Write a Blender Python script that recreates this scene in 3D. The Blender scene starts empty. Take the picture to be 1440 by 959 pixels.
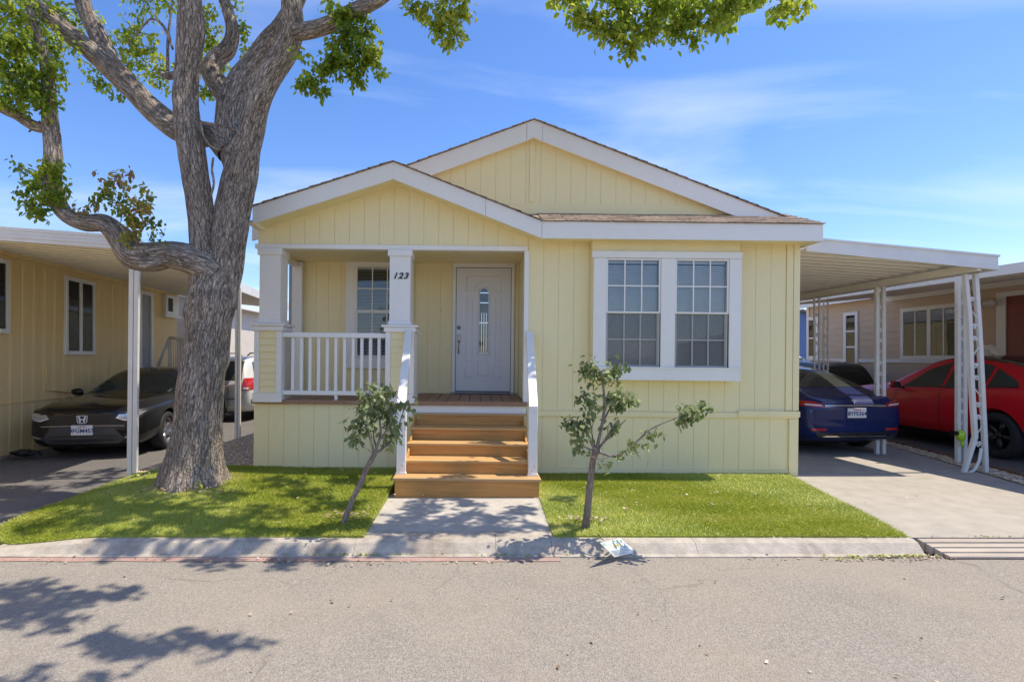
import bpy, bmesh, math, random
import numpy as np
from mathutils import Vector, Matrix, noise as mnoise
from mathutils.bvhtree import BVHTree
R = math.radians
random.seed(7); rng = np.random.default_rng(7)
scene = bpy.context.scene
col = scene.collection

# ------------------------------------------------------------------ camera
CAM = Vector((0, 0, 1.46)); F = 760.0; CX = 672.0; CY = 503.0     # focal length and principal point in pixels of the 1440 px photo
cd = bpy.data.cameras.new('camera'); cam = bpy.data.objects.new('camera', cd); col.objects.link(cam)
cd.sensor_width = 36; cd.lens = F / 1440 * 36
cd.shift_x = (720 - CX) / 1440; cd.shift_y = (CY - 479.5) / 1440
cd.clip_start = .05; cd.clip_end = 3000
cam.location = CAM; cam.rotation_euler = (R(90), 0, 0)
scene.camera = cam

# ------------------------------------------------------------------ light
SUN = Vector((.455, .018, 1)).normalized()
sd = bpy.data.lights.new('sun', 'SUN'); so = bpy.data.objects.new('sun', sd); col.objects.link(so)
sd.energy = 3.0; sd.angle = R(.53); sd.color = (1, .90, .75)
so.rotation_euler = SUN.to_track_quat('Z', 'Y').to_euler()
world = bpy.data.worlds.new('World'); scene.world = world; world.use_nodes = True
wn = world.node_tree; wn.nodes.clear()
def wnode(t, **k):
    n = wn.nodes.new(t)
    for a, b in k.items(): setattr(n, a, b)
    return n
sky = wnode('ShaderNodeTexSky', sky_type='NISHITA', sun_disc=False)
sky.sun_elevation = math.asin(SUN.z); sky.sun_rotation = math.atan2(SUN.x, SUN.y)
sky.altitude = 0; sky.air_density = 1.0; sky.dust_density = .35; sky.ozone_density = 2.0
hs = wnode('ShaderNodeHueSaturation'); hs.inputs['Saturation'].default_value = 1.2; hs.inputs['Value'].default_value = 1.0
wn.links.new(sky.outputs[0], hs.inputs['Color'])
bg = wnode('ShaderNodeBackground'); bg.inputs['Strength'].default_value = .115
tn = wnode('ShaderNodeMix', data_type='RGBA', blend_type='MULTIPLY'); tn.inputs[0].default_value = 1; tn.inputs[7].default_value = (.90, .885, 1.05, 1)
wn.links.new(hs.outputs[0], tn.inputs[6]); wn.links.new(tn.outputs[2], bg.inputs['Color'])
tc = wnode('ShaderNodeTexCoord'); sep = wnode('ShaderNodeSeparateXYZ'); wn.links.new(tc.outputs['Generated'], sep.inputs[0])
def wmath(op, a, b=None, c=None):
    n = wnode('ShaderNodeMath', operation=op)
    for i, v in enumerate((a, b, c)):
        if v is None: continue
        if isinstance(v, (int, float)): n.inputs[i].default_value = v
        else: wn.links.new(v, n.inputs[i])
    return n.outputs[0]
zz = wmath('ADD', wmath('MAXIMUM', sep.outputs['Z'], 0), .12)
cb = wnode('ShaderNodeCombineXYZ')
wn.links.new(wmath('DIVIDE', sep.outputs['X'], zz), cb.inputs[0]); wn.links.new(wmath('DIVIDE', sep.outputs['Y'], zz), cb.inputs[1])
mp = wnode('ShaderNodeMapping'); mp.inputs['Scale'].default_value = (.55, 1.5, 1); mp.inputs['Rotation'].default_value = (0, 0, R(-14)); mp.inputs['Location'].default_value = (2.3, .7, 0)
wn.links.new(cb.outputs[0], mp.inputs[0])
nz = wnode('ShaderNodeTexNoise'); nz.inputs['Scale'].default_value = 1.1; nz.inputs['Detail'].default_value = 7; nz.inputs['Roughness'].default_value = .52; nz.inputs['Distortion'].default_value = .5
wn.links.new(mp.outputs[0], nz.inputs[0])
rp = wnode('ShaderNodeValToRGB'); rp.color_ramp.elements[0].position = .46; rp.color_ramp.elements[1].position = .78
wn.links.new(nz.outputs[0], rp.inputs[0])
cbg = wnode('ShaderNodeBackground'); cbg.inputs['Color'].default_value = (.86, .92, 1, 1); cbg.inputs['Strength'].default_value = .72
mx = wnode('ShaderNodeMixShader'); wn.links.new(wmath('MULTIPLY', rp.outputs[0], .5), mx.inputs[0])
wn.links.new(bg.outputs[0], mx.inputs[1]); wn.links.new(cbg.outputs[0], mx.inputs[2])
wo = wnode('ShaderNodeOutputWorld'); wn.links.new(mx.outputs[0], wo.inputs[0])
scene.view_settings.view_transform = 'Standard'; scene.view_settings.look = 'None'
scene.view_settings.gamma = 1; scene.view_settings.use_curve_mapping = False
scene.view_settings.exposure = .95
scene.cycles.max_bounces = 8; scene.cycles.transparent_max_bounces = 12

# ------------------------------------------------------------------ materials
def new_mat(name):
    m = bpy.data.materials.new(name); m.use_nodes = True
    return m, m.node_tree, m.node_tree.nodes['Principled BSDF']
def mat(name, c, rough=.6, metal=0, var=.08, scale=6, bump=0, bscale=60, coat=0, dirt=None, dscale=1.2, damt=.35, stretch=(1, 1, 1), spec=None):
    """plain surface with mottled colour, optional fine relief and larger worn stains"""
    m, t, b = new_mat(name); n, l = t.nodes, t.links
    tcn = n.new('ShaderNodeTexCoord'); mpn = n.new('ShaderNodeMapping'); mpn.inputs['Scale'].default_value = stretch
    l.new(tcn.outputs['Object'], mpn.inputs[0])
    nn = n.new('ShaderNodeTexNoise'); nn.inputs['Scale'].default_value = scale; nn.inputs['Detail'].default_value = 6; nn.inputs['Roughness'].default_value = .6
    l.new(mpn.outputs[0], nn.inputs[0])
    mixc = n.new('ShaderNodeMix'); mixc.data_type = 'RGBA'
    mixc.inputs[6].default_value = (*[x * (1 - var) for x in c], 1); mixc.inputs[7].default_value = (*[min(1, x * (1 + var)) for x in c], 1)
    rr = n.new('ShaderNodeValToRGB'); rr.color_ramp.elements[0].position = .3; rr.color_ramp.elements[1].position = .7
    l.new(nn.outputs[0], rr.inputs[0]); l.new(rr.outputs[0], mixc.inputs[0])
    out = mixc.outputs[2]
    if dirt:
        d = n.new('ShaderNodeTexNoise'); d.inputs['Scale'].default_value = dscale; d.inputs['Detail'].default_value = 8; d.inputs['Roughness'].default_value = .7
        l.new(mpn.outputs[0], d.inputs[0])
        dr = n.new('ShaderNodeValToRGB'); dr.color_ramp.elements[0].position = .48; dr.color_ramp.elements[1].position = .72
        l.new(d.outputs[0], dr.inputs[0])
        mu = n.new('ShaderNodeMath'); mu.operation = 'MULTIPLY'; mu.inputs[1].default_value = damt; l.new(dr.outputs[0], mu.inputs[0])
        md = n.new('ShaderNodeMix'); md.data_type = 'RGBA'; l.new(mu.outputs[0], md.inputs[0]); l.new(out, md.inputs[6]); md.inputs[7].default_value = (*dirt, 1)
        out = md.outputs[2]
    l.new(out, b.inputs['Base Color'])
    b.inputs['Roughness'].default_value = rough; b.inputs['Metallic'].default_value = metal
    if coat: b.inputs['Coat Weight'].default_value = coat; b.inputs['Coat Roughness'].default_value = .03
    if spec is not None: b.inputs['Specular IOR Level'].default_value = spec
    if bump:
        bn = n.new('ShaderNodeTexNoise'); bn.inputs['Scale'].default_value = bscale; bn.inputs['Detail'].default_value = 4
        l.new(mpn.outputs[0], bn.inputs[0])
        bp = n.new('ShaderNodeBump'); bp.inputs['Strength'].default_value = bump; bp.inputs['Distance'].default_value = .01
        l.new(bn.outputs[0], bp.inputs['Height']); l.new(bp.outputs[0], b.inputs['Normal'])
    return m
def glass_mat(name, tint=(.75, .8, .8), base=.06):
    m, t, b = new_mat(name); n, l = t.nodes, t.links
    n.remove(b); o = n['Material Output']
    tr = n.new('ShaderNodeBsdfTransparent'); tr.inputs[0].default_value = (*tint, 1)
    gl = n.new('ShaderNodeBsdfGlossy'); gl.inputs['Roughness'].default_value = .015
    nn = n.new('ShaderNodeTexNoise'); nn.inputs['Scale'].default_value = 2.2
    tcn = n.new('ShaderNodeTexCoord'); l.new(tcn.outputs['Object'], nn.inputs[0])
    bp = n.new('ShaderNodeBump'); bp.inputs['Strength'].default_value = .03; bp.inputs['Distance'].default_value = .03; l.new(nn.outputs[0], bp.inputs['Height']); l.new(bp.outputs[0], gl.inputs['Normal'])
    fr = n.new('ShaderNodeFresnel'); fr.inputs[0].default_value = 1.52
    ad = n.new('ShaderNodeMath'); ad.operation = 'ADD'; ad.inputs[1].default_value = base; ad.use_clamp = True; l.new(fr.outputs[0], ad.inputs[0])
    mxs = n.new('ShaderNodeMixShader'); l.new(ad.outputs[0], mxs.inputs[0]); l.new(tr.outputs[0], mxs.inputs[1]); l.new(gl.outputs[0], mxs.inputs[2]); l.new(mxs.outputs[0], o.inputs[0])
    return m
M = {}
M['yellow'] = mat('yellow siding paint', (.86, .75, .43), .55, var=.035, scale=3, bump=.25, bscale=90, stretch=(1, 1, .25), dirt=(.77, .68, .41), dscale=1.0, damt=.25)
M['white'] = mat('white trim paint', (.83, .805, .76), .45, var=.03, scale=5, bump=.08, bscale=80, dirt=(.66, .65, .62), dscale=2.5, damt=.22)
M['metal_white'] = mat('white enamelled metal', (.76, .74, .70), .4, var=.04, scale=4, dirt=(.55, .5, .42), dscale=3, damt=.3)
M['roof_under'] = mat('cream enamelled roof pan', (.82, .78, .68), .5, var=.04, scale=3, dirt=(.55, .5, .42), dscale=2, damt=.2)
M['shingle'] = mat('brown asphalt shingle', (.34, .26, .20), .9, var=.4, scale=25, bump=.6, bscale=300, dirt=(.08, .06, .05), dscale=3, damt=.7)
M['deck'] = mat('brown composite decking', (.30, .17, .10), .6, var=.12, scale=20, stretch=(1, .15, 1), bump=.15, bscale=120)
M['step'] = mat('orange brown composite step board', (.50, .245, .062), .55, var=.22, scale=34, stretch=(.06, 1, 1), bump=.2, bscale=120, dirt=(.40, .18, .06), dscale=1.5, damt=.4)
M['tread'] = mat('tan step tread lightened as sunlit', (.54, .315, .115), .65, var=.2, scale=30, stretch=(.06, 1, 1), bump=.2, bscale=120, dirt=(.42, .30, .19), dscale=3, damt=.6)  # paler than the risers: sun dapple on the treads put into the colour
M['door'] = mat('white door paint', (.74, .75, .78), .4, var=.015, scale=3)
M['nickel'] = mat('dull nickel', (.32, .29, .25), .3, metal=1, var=.1)
M['dark_gap'] = mat('dark weather strip', (.03, .03, .035), .7)
M['glass'] = glass_mat('window glass', (.92, .94, .94), .015)
def screen_mat():
    m, t, b = new_mat('insect screen'); n, l = t.nodes, t.links
    tr = n.new('ShaderNodeBsdfTransparent'); ms = n.new('ShaderNodeMixShader'); ms.inputs[0].default_value = .17; b.inputs['Base Color'].default_value = (.05, .055, .06, 1)
    l.new(tr.outputs[0], ms.inputs[1]); l.new(b.outputs[0], ms.inputs[2]); l.new(ms.outputs[0], n['Material Output'].inputs[0]); return m
M['screen'] = screen_mat()
M['mesh_grey'] = mat('grey grille mesh', (.045, .045, .05), .5)
M['blind'] = mat('pale window blind', (.82, .83, .83), .5, var=.04)
M['inside'] = mat('dark panel for unlit interior', (.06, .065, .07), .9)  # flat backing panels, the shade of an unlit interior put into their colour
M['black'] = mat('black plastic', (.015, .015, .016), .5)
M['number'] = mat('black house number', (.02, .018, .016), .4)
M['concrete'] = mat('pale concrete', (.385, .35, .295), .85, var=.12, scale=5, bump=.25, bscale=140, dirt=(.33, .30, .26), dscale=.9, damt=.4)
M['walk'] = mat('grey concrete walk', (.47, .435, .38), .88, var=.14, scale=7, bump=.3, bscale=150, dirt=(.27, .26, .25), dscale=1.6, damt=.5)
M['curb'] = mat('weathered concrete curb', (.43, .385, .32), .9, var=.22, scale=9, bump=.6, bscale=70, dirt=(.22, .165, .12), dscale=3.0, damt=.75)
M['timber'] = mat('weathered timber ramp board', (.42, .36, .29), .85, var=.2, scale=14, stretch=(.1, 1, 1), bump=.4, bscale=90, dirt=(.22, .17, .13), dscale=2, damt=.5)
M['edging'] = mat('rusty brown landscape edging', (.20, .10, .05), .9, var=.3, scale=12, bump=.5)
M['soil'] = mat('dry soil', (.34, .27, .195), .95, var=.35, scale=14, bump=.7, bscale=60)
M['gravel'] = mat('tan gravel stone', (.62, .49, .35), .9, var=.35, scale=9)
M['redpaint'] = mat('faded red curb paint', (.37, .235, .195), .85, var=.2, scale=10, dirt=(.32, .29, .255), dscale=7, damt=1.0)
M['tan'] = mat('tan yellow stucco panel', (.92, .67, .31), .65, var=.05, scale=3, bump=.15, bscale=80, dirt=(.6, .48, .26), dscale=1.5, damt=.3)
M['pink_lap'] = mat('tan brown lap siding', (.62, .46, .32), .6, var=.05, scale=4, stretch=(.3, 1, 1), bump=.15)
M['red_door'] = mat('dark red door paint', (.22, .03, .025), .4)
M['grey'] = mat('grey paint', (.36, .36, .38), .6)
M['blue_wall'] = mat('blue painted wall', (.10, .19, .40), .7)
M['roof_grey'] = mat('grey brown roof', (.27, .24, .21), .85, var=.2, scale=20)
M['cream_wall'] = mat('pale cream wall', (.66, .60, .53), .8)
M['chrome'] = mat('bright trim', (.7, .7, .72), .15, metal=1, var=.02)
M['tyre'] = mat('tyre rubber', (.018, .018, .019), .8)
M['rim'] = mat('silver alloy', (.5, .5, .52), .28, metal=.9, var=.05)
M['rim_dark'] = mat('dark alloy', (.05, .05, .055), .35, metal=.7)
M['carglass'] = mat('dark tinted car glass', (.045, .055, .05), .03, var=.2, scale=2, spec=.4)
M['lens'] = mat('clear lamp lens', (.42, .44, .46), .12, metal=.6, coat=1)
M['redlens'] = mat('red lamp lens', (.45, .012, .012), .15, coat=1)
M['plate'] = mat('white number plate', (.72, .72, .74), .5)
M['plate_blue'] = mat('dark blue plate print', (.03, .04, .16), .5)
M['plate_red'] = mat('red plate print', (.5, .12, .12), .5)
M['liner'] = mat('black wheel arch liner', (.008, .008, .008), .9)
def paint(name, c, metal=0.0):
    return mat(name, c, .4, metal=metal, var=.01, coat=.75, spec=.12)
M['p_black'] = paint('black car paint', (.006, .006, .0075))
M['p_blue'] = paint('deep blue car paint', (.006, .018, .095), .1)
M['p_red'] = paint('deep red car paint', (.62, .010, .020), .0)
M['p_silver'] = paint('silver car paint', (.66, .66, .64), .1)
M['p_dark'] = paint('dark grey car paint', (.025, .028, .035), .3)

def asphalt(name, c, crack=True):
    m, t, b = new_mat(name); n, l = t.nodes, t.links
    tcn = n.new('ShaderNodeTexCoord')
    def noise(s, d=4, r=.6, src=None):
        x = n.new('ShaderNodeTexNoise'); x.inputs['Scale'].default_value = s; x.inputs['Detail'].default_value = d; x.inputs['Roughness'].default_value = r
        l.new(src or tcn.outputs['Object'], x.inputs[0]); return x.outputs[0]
    def mixc(f, a, bb):
        x = n.new('ShaderNodeMix'); x.data_type = 'RGBA'
        for i, v in ((0, f), (6, a), (7, bb)):
            if isinstance(v, tuple): x.inputs[i].default_value = (*v, 1)
            elif isinstance(v, float): x.inputs[i].default_value = v
            else: l.new(v, x.inputs[i])
        return x.outputs[2]
    def ramp(s, a, bb):
        x = n.new('ShaderNodeValToRGB'); x.color_ramp.elements[0].position = a; x.color_ramp.elements[1].position = bb; l.new(s, x.inputs[0]); return x.outputs[0]
    def mul(s, k):
        x = n.new('ShaderNodeMath'); x.operation = 'MULTIPLY'; l.new(s, x.inputs[0]); x.inputs[1].default_value = k; return x.outputs[0]
    vo = n.new('ShaderNodeTexVoronoi'); vo.inputs['Scale'].default_value = 130; l.new(tcn.outputs['Object'], vo.inputs[0])
    sepc = n.new('ShaderNodeSeparateColor'); l.new(vo.outputs['Color'], sepc.inputs[0])
    base = mixc(sepc.outputs[0], tuple(x * .74 for x in c), tuple(min(1, x * 1.26) for x in c))
    base = mixc(mul(ramp(noise(38, 3), .4, .7), .35), base, tuple(x * .55 for x in c))
    base = mixc(mul(ramp(noise(1.1, 6, .65), .42, .68), .5), base, (c[0] * 1.2, c[1] * 1.12, c[2] * 1.0))
    base = mixc(mul(ramp(noise(2.7, 6, .7), .52, .75), .35), base, (c[0] * .66, c[1] * .62, c[2] * .60))
    if crack:
        wv = n.new('ShaderNodeVectorMath'); wv.operation = 'SCALE'; wv.inputs['Scale'].default_value = .35
        dn = n.new('ShaderNodeTexNoise'); dn.inputs['Scale'].default_value = 2.5; dn.inputs['Detail'].default_value = 6; l.new(tcn.outputs['Object'], dn.inputs[0]); l.new(dn.outputs['Color'], wv.inputs[0])
        av = n.new('ShaderNodeVectorMath'); l.new(tcn.outputs['Object'], av.inputs[0]); l.new(wv.outputs[0], av.inputs[1])
        ve = n.new('ShaderNodeTexVoronoi'); ve.feature = 'DISTANCE_TO_EDGE'; ve.inputs['Scale'].default_value = .62; l.new(av.outputs[0], ve.inputs[0])
        cr = n.new('ShaderNodeMapRange'); cr.inputs[1].default_value = .002; cr.inputs[2].default_value = .006; cr.inputs[3].default_value = 1; cr.inputs[4].default_value = 0; l.new(ve.outputs['Distance'], cr.inputs[0])
        mk = ramp(noise(.9, 3), .47, .60)
        mm = n.new('ShaderNodeMath'); mm.operation = 'MULTIPLY'; l.new(cr.outputs[0], mm.inputs[0]); l.new(mk, mm.inputs[1])
        base = mixc(mul(mm.outputs[0], .38), base, tuple(x * .4 for x in c))
    l.new(base, b.inputs['Base Color']); b.inputs['Roughness'].default_value = .9; b.inputs['Specular IOR Level'].default_value = .3
    bp = n.new('ShaderNodeBump'); bp.inputs['Strength'].default_value = .7; bp.inputs['Distance'].default_value = .006
    l.new(vo.outputs['Distance'], bp.inputs['Height']); l.new(bp.outputs[0], b.inputs['Normal'])
    return m
M['street'] = asphalt('worn grey asphalt', (.305, .275, .235))
M['drive_asphalt'] = asphalt('darker driveway asphalt', (.155, .147, .14), False)

def leaf_mat(name, cols, trans=.35):
    m, t, b = new_mat(name); n, l = t.nodes, t.links
    at = n.new('ShaderNodeAttribute'); at.attribute_name = 'tint'
    rr = n.new('ShaderNodeValToRGB'); e = rr.color_ramp.elements
    e[0].position = 0; e[0].color = (*cols[0], 1); e[1].position = 1; e[1].color = (*cols[-1], 1)
    for i, c in enumerate(cols[1:-1], 1):
        x = e.new(i / (len(cols) - 1)); x.color = (*c, 1)
    l.new(at.outputs['Fac'], rr.inputs[0]); l.new(rr.outputs[0], b.inputs['Base Color']); b.inputs['Roughness'].default_value = .42
    tl = n.new('ShaderNodeBsdfTranslucent'); l.new(rr.outputs[0], tl.inputs[0])
    mxs = n.new('ShaderNodeMixShader'); mxs.inputs[0].default_value = trans
    l.new(b.outputs[0], mxs.inputs[1]); l.new(tl.outputs[0], mxs.inputs[2]); l.new(mxs.outputs[0], n['Material Output'].inputs[0])
    return m
M['leaf'] = leaf_mat('camphor leaf', [(.13, .21, .02), (.21, .31, .03), (.33, .42, .04), (.46, .52, .06), (.56, .50, .08)], .6)
M['leaf_brown'] = leaf_mat('browning leaf', [(.14, .22, .03), (.26, .33, .05), (.42, .42, .07), (.50, .34, .11), (.36, .20, .11)], .55)
M['sap_leaf'] = leaf_mat('dusty sapling leaf', [(.12, .17, .06), (.20, .26, .10), (.30, .35, .145), (.40, .44, .20)], .4)
M['litter'] = leaf_mat('dry fallen leaf', [(.30, .20, .12), (.42, .33, .22), (.55, .47, .36), (.25, .13, .06)], .1)
M['grass'] = leaf_mat('turf blade', [(.25, .32, .03), (.37, .43, .05), (.47, .50, .08), (.58, .55, .20)], .22)
M['turf_base'] = mat('turf backing', (.28, .31, .045), .95, var=.3, scale=30)
def bark(name, a, bb, k=1.0):
    m, t, b = new_mat(name); n, l = t.nodes, t.links
    at = n.new('ShaderNodeAttribute'); at.attribute_name = 'bark'; at.attribute_type = 'GEOMETRY'
    mpn = n.new('ShaderNodeMapping'); mpn.inputs['Scale'].default_value = (1, 1, .2); l.new(at.outputs['Vector'], mpn.inputs[0])
    n1 = n.new('ShaderNodeTexNoise'); n1.inputs['Scale'].default_value = 38 * k; n1.inputs['Detail'].default_value = 8; n1.inputs['Roughness'].default_value = .7; n1.inputs['Distortion'].default_value = 1.1; l.new(mpn.outputs[0], n1.inputs[0])
    n2 = n.new('ShaderNodeTexNoise'); n2.inputs['Scale'].default_value = 3; n2.inputs['Detail'].default_value = 5; l.new(at.outputs['Vector'], n2.inputs[0])
    r1 = n.new('ShaderNodeValToRGB'); r1.color_ramp.elements[0].position = .40; r1.color_ramp.elements[1].position = .60
    r1.color_ramp.elements[0].color = (*a, 1); r1.color_ramp.elements[1].color = (*bb, 1); l.new(n1.outputs[0], r1.inputs[0])
    # cracked plates: stretched cells with dark fissures between them
    wv = n.new('ShaderNodeVectorMath'); wv.operation = 'SCALE'; wv.inputs['Scale'].default_value = .05; dn = n.new('ShaderNodeTexNoise'); dn.inputs['Scale'].default_value = 14 * k; dn.inputs['Detail'].default_value = 4
    l.new(at.outputs['Vector'], dn.inputs[0]); l.new(dn.outputs['Color'], wv.inputs[0])
    m2 = n.new('ShaderNodeMapping'); m2.inputs['Scale'].default_value = (1, 1, .24); l.new(at.outputs['Vector'], m2.inputs[0])
    av = n.new('ShaderNodeVectorMath'); l.new(m2.outputs[0], av.inputs[0]); l.new(wv.outputs[0], av.inputs[1])
    vo = n.new('ShaderNodeTexVoronoi'); vo.feature = 'DISTANCE_TO_EDGE'; vo.inputs['Scale'].default_value = 34 * k; l.new(av.outputs[0], vo.inputs[0])
    fr = n.new('ShaderNodeMapRange'); fr.inputs[1].default_value = .0; fr.inputs[2].default_value = .13; fr.inputs[3].default_value = .62 if k == 1 else .85; fr.inputs[4].default_value = 1; l.new(vo.outputs['Distance'], fr.inputs[0])
    mf = n.new('ShaderNodeMix'); mf.data_type = 'RGBA'; mf.blend_type = 'MULTIPLY'; mf.inputs[0].default_value = 1; l.new(r1.outputs[0], mf.inputs[6]); l.new(fr.outputs[0], mf.inputs[7])
    mi = n.new('ShaderNodeMix'); mi.data_type = 'RGBA'; mi.blend_type = 'MULTIPLY'; mi.inputs[0].default_value = .6
    r2 = n.new('ShaderNodeValToRGB'); r2.color_ramp.elements[0].position = .3; r2.color_ramp.elements[1].position = .7; r2.color_ramp.elements[0].color = (.62, .56, .5, 1); r2.color_ramp.elements[1].color = (1.1, 1.05, 1, 1)
    l.new(n2.outputs[0], r2.inputs[0]); l.new(mf.outputs[2], mi.inputs[6]); l.new(r2.outputs[0], mi.inputs[7])
    l.new(mi.outputs[2], b.inputs['Base Color']); b.inputs['Roughness'].default_value = .92
    bp = n.new('ShaderNodeBump'); bp.inputs['Strength'].default_value = 1.0; bp.inputs['Distance'].default_value = .03; ah = n.new('ShaderNodeMath'); ah.operation = 'MULTIPLY_ADD'; l.new(fr.outputs[0], ah.inputs[0]); ah.inputs[1].default_value = 1.2; l.new(n1.outputs[0], ah.inputs[2])
    l.new(ah.outputs[0], bp.inputs['Height']); l.new(bp.outputs[0], b.inputs['Normal'])
    return m
M['bark'] = bark('furrowed grey brown bark', (.20, .162, .132), (.64, .555, .475))
M['sap_bark'] = bark('smooth sapling bark', (.32, .27, .24), (.58, .51, .45), 2)

# ------------------------------------------------------------------ mesh helpers
class MB:
    def __init__(s): s.v = []; s.f = []; s.sm = False
    def add(s, vs, fs):
        o = len(s.v); s.v += [tuple(p) for p in vs]; s.f += [tuple(i + o for i in f) for f in fs]; return s
    def box(s, x0, x1, y0, y1, z0, z1):
        return s.add([(x0, y0, z0), (x1, y0, z0), (x1, y1, z0), (x0, y1, z0), (x0, y0, z1), (x1, y0, z1), (x1, y1, z1), (x0, y1, z1)],
                     [(0, 3, 2, 1), (4, 5, 6, 7), (0, 1, 5, 4), (1, 2, 6, 5), (2, 3, 7, 6), (3, 0, 4, 7)])
    def hexa(s, p):   # eight corners, bottom ring then top ring, both anticlockwise from above
        return s.add(p, [(0, 3, 2, 1), (4, 5, 6, 7), (0, 1, 5, 4), (1, 2, 6, 5), (2, 3, 7, 6), (3, 0, 4, 7)])
    def prism(s, poly, y0, y1):     # polygon in x,z (anticlockwise seen from -y) extruded from y0 (front) to y1
        n = len(poly); vs = [(x, y0, z) for x, z in poly] + [(x, y1, z) for x, z in poly]
        fs = [tuple(range(n)), tuple(range(2 * n - 1, n - 1, -1))] + [(i, i + n, (i + 1) % n + n, (i + 1) % n) for i in range(n)]
        return s.add(vs, fs)
    def slab(s, pts, h):            # polygon in x,y,z (anticlockwise from above) with thickness h downwards
        n = len(pts); vs = [tuple(p) for p in pts] + [(p[0], p[1], p[2] - h) for p in pts]
        return s.add(vs, [tuple(range(n)), tuple(range(2 * n - 1, n - 1, -1))] + [(i, i + n, (i + 1) % n + n, (i + 1) % n) for i in range(n)])
    def tube(s, pts, r, seg=8, cap=True):
        pts = [Vector(p) for p in pts]; rs = r if isinstance(r, (list, tuple)) else [r] * len(pts)
        t = (pts[1] - pts[0]).normalized(); up = Vector((0, 0, 1)) if abs(t.z) < .9 else Vector((1, 0, 0))
        a = t.cross(up).normalized(); rings = []; o = len(s.v)
        for i, p in enumerate(pts):
            tt = (pts[min(i + 1, len(pts) - 1)] - pts[max(i - 1, 0)]).normalized()
            a = (a - tt * a.dot(tt)).normalized(); b = tt.cross(a)
            for k in range(seg):
                th = 2 * math.pi * k / seg; s.v.append(tuple(p + (a * math.cos(th) + b * math.sin(th)) * rs[i]))
        for i in range(len(pts) - 1):
            for k in range(seg):
                k2 = (k + 1) % seg; s.f.append((o + i * seg + k, o + i * seg + k2, o + (i + 1) * seg + k2, o + (i + 1) * seg + k))
        if cap:
            s.f.append(tuple(o + k for k in range(seg - 1, -1, -1))); e = o + (len(pts) - 1) * seg; s.f.append(tuple(e + k for k in range(seg)))
        s.sm = True
        return s
    def lathe(s, prof, axis='x', seg=24, c=(0, 0, 0)):   # prof: (radius, offset along the axis)
        o = len(s.v); n = len(prof)
        for k in range(seg):
            th = 2 * math.pi * k / seg
            for r, h in prof:
                a, b = r * math.cos(th), r * math.sin(th)
                p = (h, a, b) if axis == 'x' else ((a, h, b) if axis == 'y' else (a, b, h))
                s.v.append((p[0] + c[0], p[1] + c[1], p[2] + c[2]))
        for k in range(seg):
            k2 = (k + 1) % seg
            for i in range(n - 1): s.f.append((o + k * n + i, o + k2 * n + i, o + k2 * n + i + 1, o + k * n + i + 1))
        s.sm = True
        return s
    def mesh(s, name, m):
        me = bpy.data.meshes.new(name); me.from_pydata(s.v, [], s.f); me.update()
        if m: me.materials.append(m)
        if s.sm: me.polygons.foreach_set('use_smooth', [True] * len(me.polygons)); 
        return me
    def build(s, name, m, parent=None, bevel=0, kind=None, label=None, loc=None):
        return obj(name, s.mesh(name, m), parent, bevel, kind, label, loc, s.sm)
def obj(name, me, parent=None, bevel=0, kind=None, label=None, loc=None, smooth=False):
    o = bpy.data.objects.new(name, me); col.objects.link(o)
    if parent: o.parent = parent
    if loc is not None: o.location = loc
    if bevel:
        b = o.modifiers.new('bevel', 'BEVEL'); b.width = bevel; b.segments = 2; b.limit_method = 'ANGLE'; b.angle_limit = R(40)
    if kind: o['kind'] = kind
    if label: o['label'] = label
    return o
def tag(o, label, cat, group=None):
    o['label'] = label; o['category'] = cat
    if group: o['group'] = group
    return o
def thing(name, label, cat, loc=(0, 0, 0), rz=0, group=None):
    o = bpy.data.objects.new(name, None); col.objects.link(o); o.location = loc; o.rotation_euler = (0, 0, rz); o.empty_display_size = .2
    return tag(o, label, cat, group)
def copy_tree(o, parent=None):
    c = o.copy(); col.objects.link(c); c.parent = parent
    for ch in list(o.children): copy_tree(ch, c)
    return c
def rootmat(o): return Matrix.LocRotScale(o.location, o.rotation_euler, o.scale)
def PL(root, px, py, yl):           # where the sight line of a photo pixel meets the plane y = yl of a thing: its local x, z
    im = rootmat(root).inverted(); d = Vector(((px - CX) / F, 1, -(py - CY) / F))
    o = im @ CAM; dd = im.to_3x3() @ d; t = (yl - o.y) / dd.y; p = o + dd * t
    return p.x, p.z
def W(px, py, D): return Vector(((px - CX) / F * D, D, CAM.z - (py - CY) / F * D))
def G(px, py, z=0.0):
    D = (CAM.z - z) * F / (py - CY); return Vector(((px - CX) / F * D, D, z))
def text_mesh(txt, size, depth=.004, shear=0, space=1.0):
    cu = bpy.data.curves.new('lettering', 'FONT'); cu.body = txt; cu.size = size; cu.extrude = depth; cu.shear = shear; cu.align_x = 'CENTER'; cu.align_y = 'CENTER'; cu.space_character = space; cu.offset = size * .018
    t = bpy.data.objects.new('lettering', cu); col.objects.link(t); bpy.context.view_layer.update()
    me = bpy.data.meshes.new_from_object(t.evaluated_get(bpy.context.evaluated_depsgraph_get()))
    bpy.data.objects.remove(t); bpy.data.curves.remove(cu)
    me.transform(Matrix.Rotation(R(90), 4, 'X'))     # stands upright, reads from -y
    return me
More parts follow.
